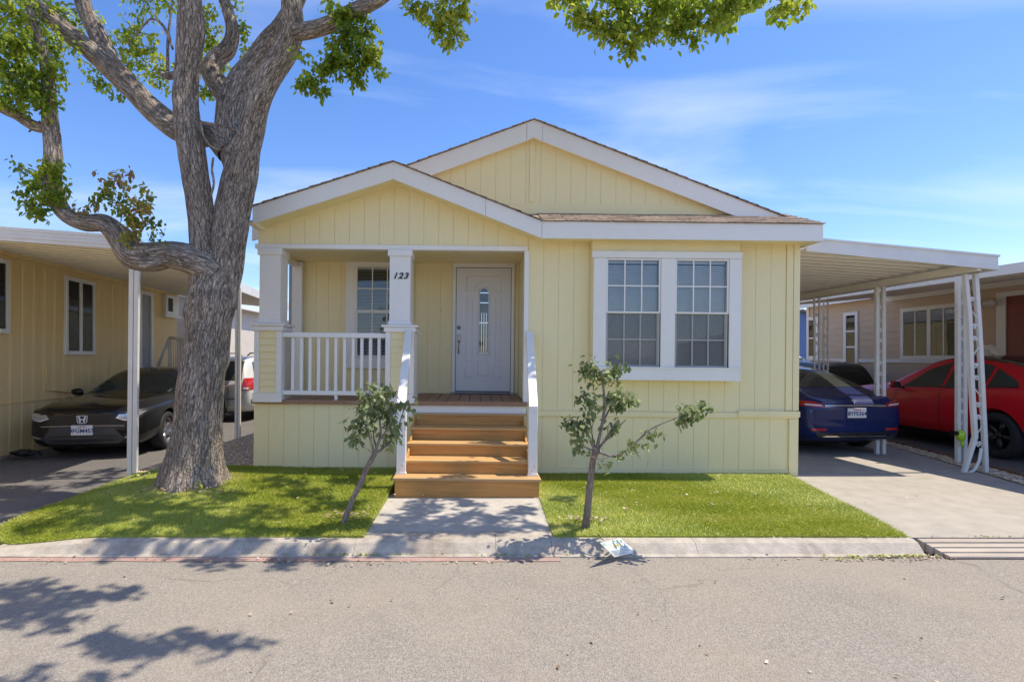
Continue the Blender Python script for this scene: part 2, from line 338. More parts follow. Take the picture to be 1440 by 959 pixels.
# ------------------------------------------------------------------ ground, street, curb, drives
def sheet(name, pts, m, h=.05, kind='structure'):
    return MB().slab(pts, h).build(name, m, kind=kind)
def poly(pts, z): return [(x, y, z) for x, y in pts]
sheet('ground', poly([(-900, -900), (900, -900), (900, 1500), (-900, 1500)], -.42), M['soil'], .1)
sheet('street', poly([(-60, -16), (60, -16), (60, 4.335), (-60, 4.335)], -.13), M['street'], .2)
sheet('yard_soil', poly([(-60, 4.34), (60, 4.34), (60, 70), (-60, 70)], -.14), M['soil'], .2)
def drive_right(D): return 6.36 + .21 * (min(D, 9.3) - 6.3)
sheet('concrete_driveway', [(3.60, 4.5, -.035), (6.0, 4.5, -.035), (drive_right(6.3), 6.3, -.03), (drive_right(6.98), 6.98, -.03), (drive_right(6.98), 6.98, -.03), (drive_right(6.98) - .001, 6.985, -.03), (3.95, 6.985, -.03)][:4] + [(3.95, 6.98, -.03)], M['concrete'], .09)
sheet('concrete_driveway', [(3.95, 6.99, -.03), (drive_right(6.99), 6.99, -.03), (drive_right(9.3), 9.3, -.03), (7.0, 22, -.03), (3.95, 22, -.03)], M['concrete'], .09)
sheet('asphalt_driveway', [(-9.0, 4.345, -.115), (-3.9, 4.345, -.115), (-4.32, 4.9, -.09), (-4.40, 6.9, -.07), (-4.25, 22, -.07), (-9.0, 22, -.07)], M['drive_asphalt'], .08)
sheet('neighbour_driveway', [(6.75, 5.2, -.06), (12, 5.2, -.06), (12, 24, -.06), (7.35, 24, -.06), (7.35, 9.4, -.06)], M['drive_asphalt'], .07)
sheet('front_walkway', [(-.965, 4.66, -.038), (.65, 4.66, -.038), (.70, 5.9, -.024), (-.965, 5.9, -.024)], M['walk'], .09)
# gravel strips: soil bed with loose stones joined as one
def gravel(name, area, n, z, bed):
    sheet(name + '_bed', [(x, y, z) for x, y in area], M['soil'], .06)
    base = [(1, 0, 0), (0, 1, 0), (-1, 0, 0), (0, -1, 0), (0, 0, .8), (0, 0, -.5)]
    fs = [(0, 1, 4), (1, 2, 4), (2, 3, 4), (3, 0, 4), (1, 0, 5), (2, 1, 5), (3, 2, 5), (0, 3, 5)]
    xs = [p[0] for p in area]; ys = [p[1] for p in area]; mb = MB(); k = 0
    def inside(x, y):
        c = False
        for i in range(len(area)):
            (x1, y1), (x2, y2) = area[i], area[i - 1]
            if (y1 > y) != (y2 > y) and x < (x2 - x1) * (y - y1) / (y2 - y1) + x1: c = not c
        return c
    while k < n:
        x, y = random.uniform(min(xs), max(xs)), random.uniform(min(ys), max(ys))
        if not inside(x, y): continue
        k += 1; a = random.random() * 6.28; r = random.uniform(.008, .022); sx, sy, sz = r * random.uniform(.7, 1.3), r * random.uniform(.7, 1.3), r * random.uniform(.5, .9)
        ca, sa = math.cos(a), math.sin(a)
        mb.add([(x + ca * p[0] * sx - sa * p[1] * sy, y + sa * p[0] * sx + ca * p[1] * sy, z + p[2] * sz + .003) for p in base], fs)
    o = mb.build(name, M['gravel'], kind='stuff')
gravel('gravel', [(-4.42, 6.9), (-2.84, 6.86), (-2.9, 8.4), (-2.9, 13), (-4.3, 13)], 5200, 0.0, None)
gravel('gravel_strip', [(6.28, 5.7), (6.62, 5.7), (6.86, 6.9), (7.28, 9.4), (7.3, 14), (7.02, 14), (7.02, 9.4), (6.54, 6.9)], 2600, -.028, None)
MB().hexa([(6.62, 5.4, -.1), (6.66, 5.4, -.1), (6.90, 6.9, -.1), (6.86, 6.9, -.1), (6.62, 5.4, .0), (6.66, 5.4, .0), (6.90, 6.9, .0), (6.86, 6.9, .0)]).hexa(
    [(6.87, 6.9, -.1), (6.91, 6.9, -.1), (7.33, 9.4, -.1), (7.29, 9.4, -.1), (6.87, 6.9, -.002), (6.91, 6.9, -.002), (7.33, 9.4, -.002), (7.29, 9.4, -.002)]).hexa(
    [(7.29, 9.405, -.1), (7.33, 9.405, -.1), (7.36, 14, -.1), (7.32, 14, -.1), (7.29, 9.405, -.002), (7.33, 9.405, -.002), (7.36, 14, -.002), (7.32, 14, -.002)]).build('edging', M['edging'], kind='structure')
# curb: cast segments with a rolled face, falling away to the drive at its left end
cb_root = bpy.data.objects.new('curb', None); col.objects.link(cb_root); cb_root['kind'] = 'structure'
prof = [(4.30, -.30), (4.30, -.122), (4.345, -.115), (4.375, -.085), (4.41, -.05), (4.46, -.036), (4.655, -.032), (4.655, -.30)]
cuts = [(p - CX) / F * 4.42 for p in (-10, 144, 345, 500, 697, 775, 977, 1130, 1290)]
for a, b in zip(cuts, cuts[1:]):
    mb = MB(); n = max(3, int((b - a) / .12)); np_ = len(prof); tilt = random.uniform(-.006, .004)
    for i in range(n + 1):
        x = a + .0015 + (b - a - .003) * i / n
        for j, (y, z) in enumerate(prof):
            k = min(1, max(0, (x + 3.95) / .85)); k = k * k * (3 - 2 * k)
            zz_ = z if z < -.2 else -.118 + (z + .118) * (.25 + .75 * k) + tilt * (i / n - .5)
            w = mnoise.noise((x * 5, y * 9, 3)) * .004 if z > -.12 and z < -.0 else 0
            chip = -.02 * max(0, mnoise.noise((x * 9, 0, 7)) - .38) * 2 if j in (3, 4) else 0
            mb.v.append((x, y + w, zz_ + w * .5 + chip))
    for i in range(n):
        for j in range(np_ - 1):
            mb.f.append((i * np_ + j, (i + 1) * np_ + j, (i + 1) * np_ + j + 1, i * np_ + j + 1))
    mb.f.append(tuple(range(np_))); mb.f.append(tuple(n * np_ + j for j in range(np_ - 1, -1, -1)))
    mb.build('curb_segment', M['curb'], cb_root)
# faded red paint along the gutter
mb = MB(); n = 60
for i in range(n):
    x0 = -4.1 + 4.75 * i / n; x1 = -4.1 + 4.75 * (i + 1) / n
    w0 = 4.215 + .02 * mnoise.noise((x0 * 3, 1, 1)); w1 = 4.215 + .02 * mnoise.noise((x1 * 3, 1, 1))
    mb.add([(x0, w0, -.1255), (x1, w1, -.1255), (x1, 4.298, -.1255), (x0, 4.298, -.1255)], [(0, 1, 2, 3)])
mb.build('curb_paint', M['redpaint'], kind='structure')
# rust stain of swept leaves and gutter moss: fine loose bits, joined
def bits(name, spots, m, smin, smax, zf):
    vs, fs, ti = [], [], []
    for (cx, cy, rx, ry, n) in spots:
        for _ in range(n):
            x = cx + random.gauss(0, rx); y = cy + random.gauss(0, ry); z = zf(x, y); s = random.uniform(smin, smax); a = random.random() * 6.28
            ca, sa = math.cos(a) * s, math.sin(a) * s; l = random.uniform(.4, .7); o = len(vs); t = random.random()
            vs += [(x - ca, y - sa, z + random.uniform(.002, .012)), (x + sa * l, y - ca * l, z + random.uniform(.004, .02)), (x + ca, y + sa, z + random.uniform(.002, .016)), (x - sa * l, y + ca * l, z + .004)]
            fs.append((o, o + 1, o + 2, o + 3)); ti += [t] * 4
    me = bpy.data.meshes.new(name); me.from_pydata(vs, [], fs); at = me.attributes.new('tint', 'FLOAT', 'POINT'); at.data.foreach_set('value', ti); me.materials.append(m)
    return obj(name, me, kind='stuff')

# ------------------------------------------------------------------ lawns
TRUNK = Vector((-3.10, 5.93, 0))
def lawn_z(x, y):
    if x < 0:
        z = -.03 + .085 * max(0, min(1, (y - 4.5) / 2.2)) ** .8
        r2 = ((x - TRUNK.x) ** 2 + (y - TRUNK.y) ** 2)
        z += .06 * math.exp(-r2 / .7)
        e = max(0, min(1, (x + 4.42) / .6)); z = -.075 + (z + .075) * e ** .7 if x < -3.8 else z
        k = max(0, min(1, (x + 3.95) / .85)); k = k * k * (3 - 2 * k)
        fr = max(0, 1 - (y - 4.5) / .7); z -= .065 * (1 - k) * fr
        return z + .008 + .010 * mnoise.noise((x * 1.3, y * 1.3, 0))
    return -.020 + .012 * max(0, (y - 4.5) / 2.2) + .008 * mnoise.noise((x * 1.3, y * 1.3, 0))
def lawn(name, area):
    xs = [p[0] for p in area]; ys = [p[1] for p in area]
    A = np.array(area)
    def inside(x, y):
        c = np.zeros(len(x), bool)
        for i in range(len(A)):
            x1, y1 = A[i]; x2, y2 = A[i - 1]
            if y1 == y2: continue
            c ^= ((y1 > y) != (y2 > y)) & (x < (x2 - x1) * (y - y1) / (y2 - y1) + x1)
        return c
    bm = bmesh.new(); bm.faces.new([bm.verts.new((x, y, 0)) for x, y in area]); bmesh.ops.triangulate(bm, faces=bm.faces[:])
    for _ in range(6):
        lng = [e for e in bm.edges if e.calc_length() > .16]
        if not lng: break
        bmesh.ops.subdivide_edges(bm, edges=lng, cuts=1); bmesh.ops.triangulate(bm, faces=[f for f in bm.faces if len(f.verts) > 3])
    for v in bm.verts: v.co.z = lawn_z(v.co.x, v.co.y)
    bmesh.ops.recalc_face_normals(bm, faces=bm.faces[:])
    if sum(f.normal.z for f in bm.faces) < 0: bmesh.ops.reverse_faces(bm, faces=bm.faces[:])
    r_ = bmesh.ops.extrude_edge_only(bm, edges=[e for e in bm.edges if e.is_boundary])
    for v in r_['geom']:
        if isinstance(v, bmesh.types.BMVert): v.co.z -= .09
    me = bpy.data.meshes.new('turf_base'); bm.to_mesh(me); bm.free(); me.materials.append(M['turf_base'])
    obj('turf_base', me, kind='structure')
    ar = (max(xs) - min(xs)) * (max(ys) - min(ys)); n = int(ar * 17000)
    x = rng.uniform(min(xs), max(xs), n); y = rng.uniform(min(ys), max(ys), n); k = inside(x, y)
    k &= (x - TRUNK.x) ** 2 + (y - TRUNK.y) ** 2 > .30 ** 2
    x, y = x[k], y[k]; n = len(x)
    z = np.array([lawn_z(a, b) for a, b in zip(x, y)])
    a = rng.uniform(0, 6.283, n); h = rng.uniform(.012, .029, n); ln = rng.uniform(.014, .046, n); la = rng.normal(0, 1.0, n) + 2.2 * np.sin(x * 1.7 + 1.3 * y)
    w = rng.uniform(.0022, .0038, n)
    V = np.empty((n, 3, 3)); V[:, 0, 0] = x - np.cos(a) * w; V[:, 0, 1] = y - np.sin(a) * w; V[:, 0, 2] = z - .003
    V[:, 1, 0] = x + np.cos(a) * w; V[:, 1, 1] = y + np.sin(a) * w; V[:, 1, 2] = z - .003
    V[:, 2, 0] = x + np.cos(la) * ln; V[:, 2, 1] = y + np.sin(la) * ln; V[:, 2, 2] = z + h
    me = bpy.data.meshes.new(name); me.vertices.add(3 * n); me.loops.add(3 * n); me.polygons.add(n)
    me.vertices.foreach_set('co', V.ravel()); me.loops.foreach_set('vertex_index', np.arange(3 * n, dtype=np.int32))
    me.polygons.foreach_set('loop_start', np.arange(0, 3 * n, 3, dtype=np.int32)); me.update(calc_edges=True)
    patch_ = np.array([mnoise.noise((p * 2.2, q * 2.2, 5)) for p, q in zip(x, y)])
    p2 = np.array([mnoise.noise((p * .8, q * 3.5, 9)) for p, q in zip(x, y)]); t = np.clip(.40 + .30 * patch_ + .45 * p2 + rng.normal(0, .22, n) + .5 * np.exp(-((x - TRUNK.x) ** 2 + (y - TRUNK.y) ** 2) / .22), 0, 1)
    at = me.attributes.new('tint', 'FLOAT', 'POINT'); at.data.foreach_set('value', np.repeat(t, 3)); me.materials.append(M['grass'])
    obj(name, me, kind='stuff')
lawn('grass', [(.63, 4.50), (3.58, 4.50), (3.93, 6.9), (.68, 6.9)])
lawn('grass', [(-4.36, 4.72), (-3.9, 4.50), (-.95, 4.50), (-.95, 6.9), (-2.84, 6.9), (-3.6, 6.95), (-4.45, 6.95)])
bits('fallen_leaves', [(-2.0, 5.6, .9, .6, 60), (2.4, 5.5, .8, .55, 60), (-3.0, 5.55, .35, .12, 70), (.95, 4.86, .11, .05, 80), (-1.2, 4.9, .11, .05, 70), (-3.05, 5.62, .25, .06, 60), (-3.9, 6.4, .3, .3, 30), (-6, 6.3, 1.0, .9, 40)], M['litter'], .010, .024, lambda x, y: lawn_z(x, y) + (.034 if -4.4 < x < -.95 or x > .65 else .01))
bits('gutter_litter', [(3.62, 4.30, .10, .025, 70), (3.2, 4.25, .25, .02, 50), (2.7, 4.26, .35, .02, 24), (-1.55, 4.22, .10, .03, 40), (-.9, 4.15, .25, .02, 24), (-.2, 4.18, .25, .02, 18), (-3, 4.24, .8, .03, 40), (-1.0, 3.4, 2.2, .5, 26), (2.0, 3.3, 2.2, .6, 26)], M['litter'], .006, .018, lambda x, y: -.126)
bits('gutter_weeds', [(3.25, 4.30, .2, .012, 120), (2.85, 4.24, .12, .01, 20), (-1.0, 4.33, .25, .01, 60), (.3, 4.32, .25, .012, 30), (4.6, 4.49, .6, .01, 60)], M['grass'], .006, .016, lambda x, y: -.12 if y < 4.4 else -.03)

# ------------------------------------------------------------------ the yellow house
house = thing('yellow_house', 'pale yellow manufactured home with white trim and a covered front porch', 'house', (0, 6.85, 0))
house.rotation_euler = (0, R(.6), 0)
def H(px, py, D): return PL(house, px, py, D - 6.85)
def part(name, parent=house, kind=None): 
    o = bpy.data.objects.new(name, None); col.objects.link(o); o.parent = parent
    if kind: o['kind'] = kind
    return o
plank_cache = {}
def planks(parent, x0, x1, step, zlo, zhi, y, m=None, t=.006, gap=.0026, breaks=(), skip=()):
    """upright boards, each one an object: zlo and zhi are heights or functions of x"""
    lo = zlo if callable(zlo) else (lambda x: zlo); hi = zhi if callable(zhi) else (lambda x: zhi)
    n = max(1, round((x1 - x0) / step)); st = (x1 - x0) / n
    for i in range(n):
        a, b = x0 + i * st + gap / 2, x0 + (i + 1) * st - gap / 2
        xs = [a] + [q for q in breaks if a < q < b] + [b]
        if all(hi(q) - lo(q) < .02 for q in xs): continue
        cx_ = (a + b) / 2; cz = lo(cx_)
        pl = [(q - cx_, lo(q) - cz) for q in xs] + [(q - cx_, max(hi(q), lo(q) + .004) - cz) for q in reversed(xs)]
        key = (round(b - a, 4), t, tuple((round(p, 4), round(q, 4)) for p, q in pl), (m or M['yellow']).name)
        if key not in plank_cache: plank_cache[key] = MB().prism(pl, -t, 0).mesh('plank', m or M['yellow'])
        obj('plank', plank_cache[key], parent, bevel=.0016, loc=(cx_, y, cz))

# heights and edges read off the photograph
xL = H(357, 600, 6.85)[0]; xPR = H(741, 450, 6.85)[0]; xR = H(1120, 500, 6.85)[0]; xBL = H(410, 450, 8.3)[0]
zBeam0 = .5 * (H(365, 347.6, 6.85)[1] + H(740, 355.8, 6.85)[1]); zBeam1 = .5 * (H(365, 342, 6.85)[1] + H(740, 348.5, 6.85)[1])
zDeck = .5 * (H(365, 559, 6.85)[1] + H(740, 567.5, 6.85)[1])
aP = H(553, 228, 6.5); lP = H(355, 291, 6.5); rP = H(762, 312, 6.5); rR = H(1158, 314.5, 6.5)
fw = .5 * (H(553, 228, 6.5)[1] - H(553, 254, 6.5)[1] + H(1000, 313, 6.5)[1] - H(1000, 335, 6.5)[1])     # fascia depth
zE = .5 * (rP[1] + rR[1]); rP = (rP[0], zE); rR = (rR[0], zE)
def zporch(x):
    return aP[1] - (aP[0] - x) * (aP[1] - lP[1]) / (aP[0] - lP[0]) if x < aP[0] else aP[1] - (x - aP[0]) * (aP[1] - rP[1]) / (rP[0] - aP[0])
aM = H(751, 169, 7.05); rM = H(1112, 309, 7.05); sl = (aM[1] - rM[1]) / (rM[0] - aM[0]); lMx = -2.98
def zmain(x): return aM[1] - abs(x - aM[0]) * sl
YG = .32; zG0 = H(900, 303, 6.85 + YG)[1]
BACK = 17.0
# --- porch front gable wall
w = part('porch_gable'); 
MB().prism([(xL + .03, zBeam1 + .0), (xPR, zBeam1), (xPR, zporch(xPR) - .06), (aP[0], aP[1] - .06), (xL + .03, zporch(xL + .03) - .06)], 0, .07).build('wall', M['yellow'], w)
planks(w, xL + .06, xPR, .19, zBeam1 + .004, lambda x: zporch(x) - .07, -.001, breaks=(aP[0],))
MB().box(xL + .0, xPR + .0, -.03, .08, zBeam0, zBeam1).build('beam', M['white'], house, bevel=.004)
# --- right front wall
w = part('front_wall'); zSof = zE - fw + .03
xw0, xw1 = xPR + .012, xR
MB().box(xPR, xR, .002, .10, -.08, zSof + .12).build('wall', M['yellow'], w)
zBand0 = .5 * (H(760, 586, 6.85)[1] + H(1110, 587, 6.85)[1]); zBand1 = .5 * (H(760, 578, 6.85)[1] + H(1110, 580, 6.85)[1])
zSk = .5 * (H(760, 657, 6.85)[1] + H(1110, 661, 6.85)[1])
xC0 = H(1104, 500, 6.85)[0]
planks(w, xw0, xC0, .187, zBand1 + .003, zSof + .1, .001)
planks(w, xw0, xC0, .187, zSk, zBand0 - .003, .001)
MB().box(xw0, xR + .02, -.030, .0, zBand0, zBand1).build('band_board', M['yellow'], w, bevel=.004)
MB().box(H(1036, 580, 6.85)[0], xR + .03, -.045, -.031, zBand0 + .02, zBand1 + .025).build('band_board', M['yellow'], w, bevel=.004)
MB().box(xC0 + .003, xC0 + .085, -.02, .0, zBand1 + .03, zSof + .1).build('corner_board', M['yellow'], w, bevel=.003)
MB().box(xC0 + .089, xR + .022, -.026, .0, zBand1 + .03, zSof + .1).build('corner_board', M['yellow'], w, bevel=.003)
MB().box(xC0 + .05, xR + .022, -.024, .0, -.06, zBand0 - .003).build('corner_board', M['yellow'], w, bevel=.003)
MB().box(xw0, xC0 + .045, -.022, .0, -.10, zSk - .004).build('base_board', M['yellow'], w, bevel=.003)
# --- side and back walls of the body
w = part('side_wall')
MB().box(xR - .10, xR, .104, BACK, -.2, zE - .06).build('wall', M['yellow'], w)
planks_side = MB()
for i in range(40):
    y0 = .11 + i * .4; planks_side.box(xR + .002, xR + .014, y0, y0 + .392, .02, zE - .1)
planks_side.build('siding', M['yellow'], w, kind='stuff')
w = part('side_wall')
MB().box(xBL, xBL + .10, 1.56, BACK, -.2, zE - .06).build('wall', M['yellow'], w)
MB().box(xBL, xR, BACK, BACK + .1, -.2, zE - .06).build('back_wall', M['yellow'], house)
# --- porch: back wall, right cheek, ceiling
YB = 1.45
w = part('porch_wall')
MB().box(xBL + .02, xPR + .1, YB + .002, YB + .1, zDeck - .1, zBeam1 + .25).build('wall', M['yellow'], w)
xi0 = H(427, 450, 8.3)[0]; 
xf0, xf1 = H(637, 450, 8.3)[0], H(724, 450, 8.3)[0]; zf1 = H(680, 370, 8.3)[1]
planks(w, xi0, xf0 - .004, .196, zDeck + .012, zBeam1 + .2, YB)
planks(w, xf0, xf1, .196, zf1 + .004, zBeam1 + .2, YB)
planks(w, xf1 + .004, xPR, .196, zDeck + .012, zBeam1 + .2, YB)
MB().box(xPR + .002, xPR + .08, .101, YB, zDeck - .1, zBeam1 + .2).build('porch_cheek', M['yellow'], house)
MB().box(xBL + .1, xPR + .0, .082, YB + .0, zBeam1 + .03, zBeam1 + .05).build('porch_ceiling', M['yellow'], house)
MB().box(xL + .0, xL + .09, .082, YB - .1, zBeam0 + .0, zBeam1 - .002).build('side_beam', M['white'], house, bevel=.004)
MB().box(xL + .01, xL + .08, .082, YB, zBeam1 + .0, zE).build('side_gable', M['yellow'], house)
p = part('pilaster'); x0, x1 = H(413, 450, 8.3)[0], H(427, 450, 8.3)[0]
MB().box(x0, x1, YB - .10, YB - .001, zDeck, zBeam1 + .02).build('post', M['white'], p, bevel=.004)
MB().box(x0 - .05, x0 - .003, YB - .08, YB - .01, zDeck, zBeam1 + .02).build('trim', M['grey'], p)
x0, x1 = H(736.5, 450, 6.85)[0], H(743, 450, 6.85)[0]
MB().box(x0, x1, -.028, .09, zDeck + .0, zBeam0 - .001).build('pilaster', M['white'], house, bevel=.004)
# --- deck
d = part('deck'); xD0, xD1 = xL - .01, x1 - .004
nb = 24; st = (xPR - xD0) / nb
bmz = MB().box(-st / 2 + .004, st / 2 - .004, 0, YB + .04, -.025, 0).mesh('deck_board', M['deck'])
for i in range(nb): obj('deck_board', bmz, d, bevel=.003, loc=(xD0 + (i + .5) * st, -.035, zDeck + random.uniform(-.0015, .0015)))
MB().box(xD0 - .01, xD1, -.056, -.037, zDeck - .052, zDeck + .001).build('edge_board', M['deck'], d, bevel=.003)
xS0 = H(557, 600, 6.85)[0]
MB().box(xS0 - .35, xPR, -.02, .06, zDeck - .20, zDeck - .03).build('rim_board', M['white'], d)
MB().box(xD0 + .02, xPR, .0, YB, zDeck - .12, zDeck - .028).build('joists', M['deck'], d)
w = part('porch_skirt'); zs0 = .5 * (H(370, 652, 6.85)[1] + H(550, 660, 6.85)[1])
MB().box(xL, xPR, .001, .06, -.12, zDeck - .05).build('wall', M['yellow'], w)
planks(w, xL, xS0 + .1, .195, zs0, zDeck - .055, .0)
MB().box(xL - .01, xS0 + .1, -.022, .0, -.12, zs0 - .003).build('base_board', M['yellow'], w, bevel=.003)
MB().box(xL, xL + .05, .061, YB + .1, -.12, zDeck - .05).build('wall', M['yellow'], w)
# --- columns
def column(u0, u1, l0, l1, number=False):
    c = part('column'); c0, c1 = H(u0, 400, 6.85)[0], H(u1, 400, 6.85)[0]; b0, b1 = H(l0, 500, 6.85)[0], H(l1, 500, 6.85)[0]
    zc = .5 * (H(381, 455, 6.85)[1] + H(563, 458, 6.85)[1]); dp = c1 - c0; f = -.035
    MB().box(c0 + .012, c1 - .012, f, f + dp - .02, zc, zBeam0).build('shaft', M['white'], c, bevel=.004)
    MB().box(c0 - .01, c1 + .01, f - .022, f + dp, zBeam0 - .085, zBeam0 - .004).build('capital', M['white'], c, bevel=.006)
    MB().box(c0 - .004, c1 + .004, f - .016, f + dp - .005, zc + .0, zc + .055).build('base_moulding', M['white'], c, bevel=.012)
    e = (b1 - b0); g = f - .03
    MB().box(b0 - .045, b1 + .045, g - .04, g + e + .04, zc - .028, zc - .002).build('cap', M['white'], c, bevel=.004)
    MB().box(b0 - .02, b1 + .02, g - .02, g + e + .02, zc - .09, zc - .029).build('cap_moulding', M['white'], c, bevel=.008)
    MB().box(b0 + .02, b1 - .02, g + .016, g + e - .016, zDeck, zc - .09).build('pedestal', M['yellow'], c)
    cw = .065
    for q0, q1 in ((b0, b0 + cw), (b1 - cw, b1)):
        MB().box(q0, q1, g, g + e, zDeck + .085, zc - .091).build('corner_board', M['white'], c, bevel=.003)
    MB().box(b0 - .012, b1 + .012, g - .012, g + e, zDeck - .03, zDeck + .083).build('base_board', M['white'], c, bevel=.004)
    nl = 9; hh = (zc - .092 - zDeck - .085) / nl
    me = MB().hexa([(0, -.010, 0), (e - 2 * cw - .004, -.010, 0), (e - 2 * cw - .004, .012, 0), (0, .012, 0), (0, .004, hh - .004), (e - 2 * cw - .004, .004, hh - .004), (e - 2 * cw - .004, .012, hh - .004), (0, .012, hh - .004)]).mesh('lap_board', M['yellow'])
    for i in range(nl): obj('lap_board', me, c, loc=(b0 + cw + .002, g + .011, zDeck + .085 + i * hh))
    if number:
        x, z = H(563.5, 389, 6.85)
        for ch, dx in (('1', -.068), ('2', 0), ('3', .068)):
            o = obj('house_number', text_mesh(ch, .105, .006, .32), c, loc=(x + dx, f - .007, z)); o.data.materials.clear(); o.data.materials.append(M['number'])
            o.scale = (1.12, 1, 1)
    return b0, b1
cL = column(365, 397, 360, 398); cR = column(547, 579, 543, 583, True)
# --- railing
r = part('railing'); zr1 = .5 * (H(400, 466, 6.85)[1] + H(540, 470, 6.85)[1]); zr0 = .5 * (H(400, 549, 6.85)[1] + H(540, 550, 6.85)[1])
MB().box(cL[1] + .001, cR[0] - .001, -.03, .06, zr1 - .062, zr1).build('top_rail', M['white'], r, bevel=.006)
MB().box(cL[1] + .001, cR[0] - .001, -.02, .05, zr0 - .055, zr0).build('bottom_rail', M['white'], r, bevel=.006)
bl = MB().box(-.019, .019, -.019, .019, 0, zr1 - zr0 - .062).mesh('baluster', M['white'])
nbal = 11
for i in range(nbal):
    obj('baluster', bl, r, bevel=.003, loc=(H(411.7 + 12.1 * i, 510, 6.85)[0], .015, zr0))
MB().box(H(470.5, 550, 6.85)[0], H(474.5, 550, 6.85)[0], -.01, .04, zDeck, zr0 - .055).build('foot_block', M['white'], r)
# --- windows
def sash(parent, x0, x1, z0, z1, y, cols, rows, fr=.03, blinds=True, by=None):
    """one glazed sash: frame, muntins, pane and a blind hanging behind"""
    s = bpy.data.objects.new('sash', None); col.objects.link(s); s.parent = parent
    def fb(a, b, c, d_): return MB().box(a, b, y, y + .03, c, d_)
    fm = MB(); fm.box(x0, x0 + fr, y, y + .03, z0, z1); fm.box(x1 - fr, x1, y, y + .03, z0, z1); fm.box(x0 + fr, x1 - fr, y, y + .03, z1 - fr, z1); fm.box(x0 + fr, x1 - fr, y, y + .03, z0, z0 + fr)
    fm.build('sash_frame', M['white'], parent, bevel=.003)
    bpy.data.objects.remove(s)
    gx0, gx1, gz0, gz1 = x0 + fr, x1 - fr, z0 + fr, z1 - fr
    MB().box(gx0 - .004, gx1 + .004, y + .016, y + .020, gz0 - .004, gz1 + .004).build('pane', M['glass'], parent)
    for i in range(1, cols):
        x = gx0 + (gx1 - gx0) * i / cols; MB().box(x - .008, x + .008, y + .0085, y + .0155, gz0, gz1).build('muntin', M['white'], parent)
    for i in range(1, rows):
        z = gz0 + (gz1 - gz0) * i / rows; MB().box(gx0, gx1, y + .009, y + .015, z - .008, z + .008).build('muntin', M['white'], parent)
    return gx0, gx1, gz0, gz1
def blinds(parent, x0, x1, z0, z1, y, step=.024, tilt=1.0):
    mb = MB(); n = int((z1 - z0 - .03) / step)
    for i in range(n):
        z = z0 + .01 + i * step; dz = .012 * math.sin(tilt); dy = .012 * math.cos(tilt)
        mb.hexa([(x0, y - dy, z - dz), (x1, y - dy, z - dz), (x1, y + dy, z + dz), (x0, y + dy, z + dz), (x0, y - dy, z - dz + .0015), (x1, y - dy, z - dz + .0015), (x1, y + dy, z + dz + .0015), (x0, y + dy, z + dz + .0015)])
    mb.build('blind_slats', M['blind'], parent, kind='stuff')
    MB().box(x0, x1, y - .016, y + .016, z1 - .035, z1).build('blind_rail', M['blind'], parent)
# big twin front window on its shallow bay
wn_ = part('front_window'); PF = -.16
def HB(px, py): return PL(house, px, py, PF)
bx0, bz1 = HB(834, 353); bx1, _ = HB(1042, 353); bz0 = HB(938, 535)[1]; zs_ = HB(938, 517)[1]; zt_ = HB(938, 363.5)[1]
MB().box(H(833, 400, 6.7)[0], H(1041, 400, 6.7)[0], PF + .02, -.014, bz1 + .002, zSof + .09).build('bay_header', M['yellow'], wn_)
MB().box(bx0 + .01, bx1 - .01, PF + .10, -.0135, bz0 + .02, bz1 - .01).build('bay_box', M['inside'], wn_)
for s0, s1 in ((bx0 + .004, bx0 + .02), (bx1 - .02, bx1 - .004)): MB().box(s0, s1, PF + .012, -.014, bz0 + .015, bz1).build('bay_side', M['yellow'], wn_)
MB().box(bx0 + .02, bx1 - .02, PF + .012, -.014, bz0 + .005, bz0 + .02).build('bay_bottom', M['yellow'], wn_)
cols_ = [(HB(834, 440)[0], HB(852, 440)[0]), (HB(929, 440)[0], HB(949, 440)[0]), (HB(1025, 440)[0], HB(1042, 440)[0])]
for a, b in cols_: MB().box(a, b, PF - .012, PF + .01, zs_ + .002, zt_ - .002).build('casing', M['white'], wn_, bevel=.004)
MB().box(bx0 - .012, bx1 + .012, PF - .018, PF + .01, zt_, bz1).build('casing', M['white'], wn_, bevel=.004)
MB().box(bx0 - .004, bx1 + .004, PF - .02, PF + .01, bz0, zs_).build('casing', M['white'], wn_, bevel=.004)
MB().box(bx0 - .0, bx1 + .0, PF - .03, PF - .021, zs_ - .02, zs_ + .006).build('sill', M['white'], wn_, bevel=.003)
zm = HB(938, 441)[1]
for (a, _), (_, b) in (((cols_[0][1], 0), (0, cols_[1][0])), ((cols_[1][1], 0), (0, cols_[2][0]))):
    a += .002; b -= .002
    sash(wn_, a, b, zm + .001, zt_ - .003, PF + .000, 3, 2, .022)
    sash(wn_, a + .008, b - .008, zs_ + .003, zm + .022, PF + .033, 3, 2, .026)
    MB().box(a + .012, b - .012, PF + .024, PF + .0255, zs_ + .006, zm + .0).build('insect_screen', M['screen'], wn_)
    MB().box(a, a + .012, PF + .03, PF + .07, zs_ + .002, zt_).build('jamb', M['white'], wn_); MB().box(b - .012, b, PF + .03, PF + .07, zs_ + .002, zt_).build('jamb', M['white'], wn_)
    blinds(wn_, a + .02, b - .02, zs_ + .03, zt_ - .02, PF + .082)
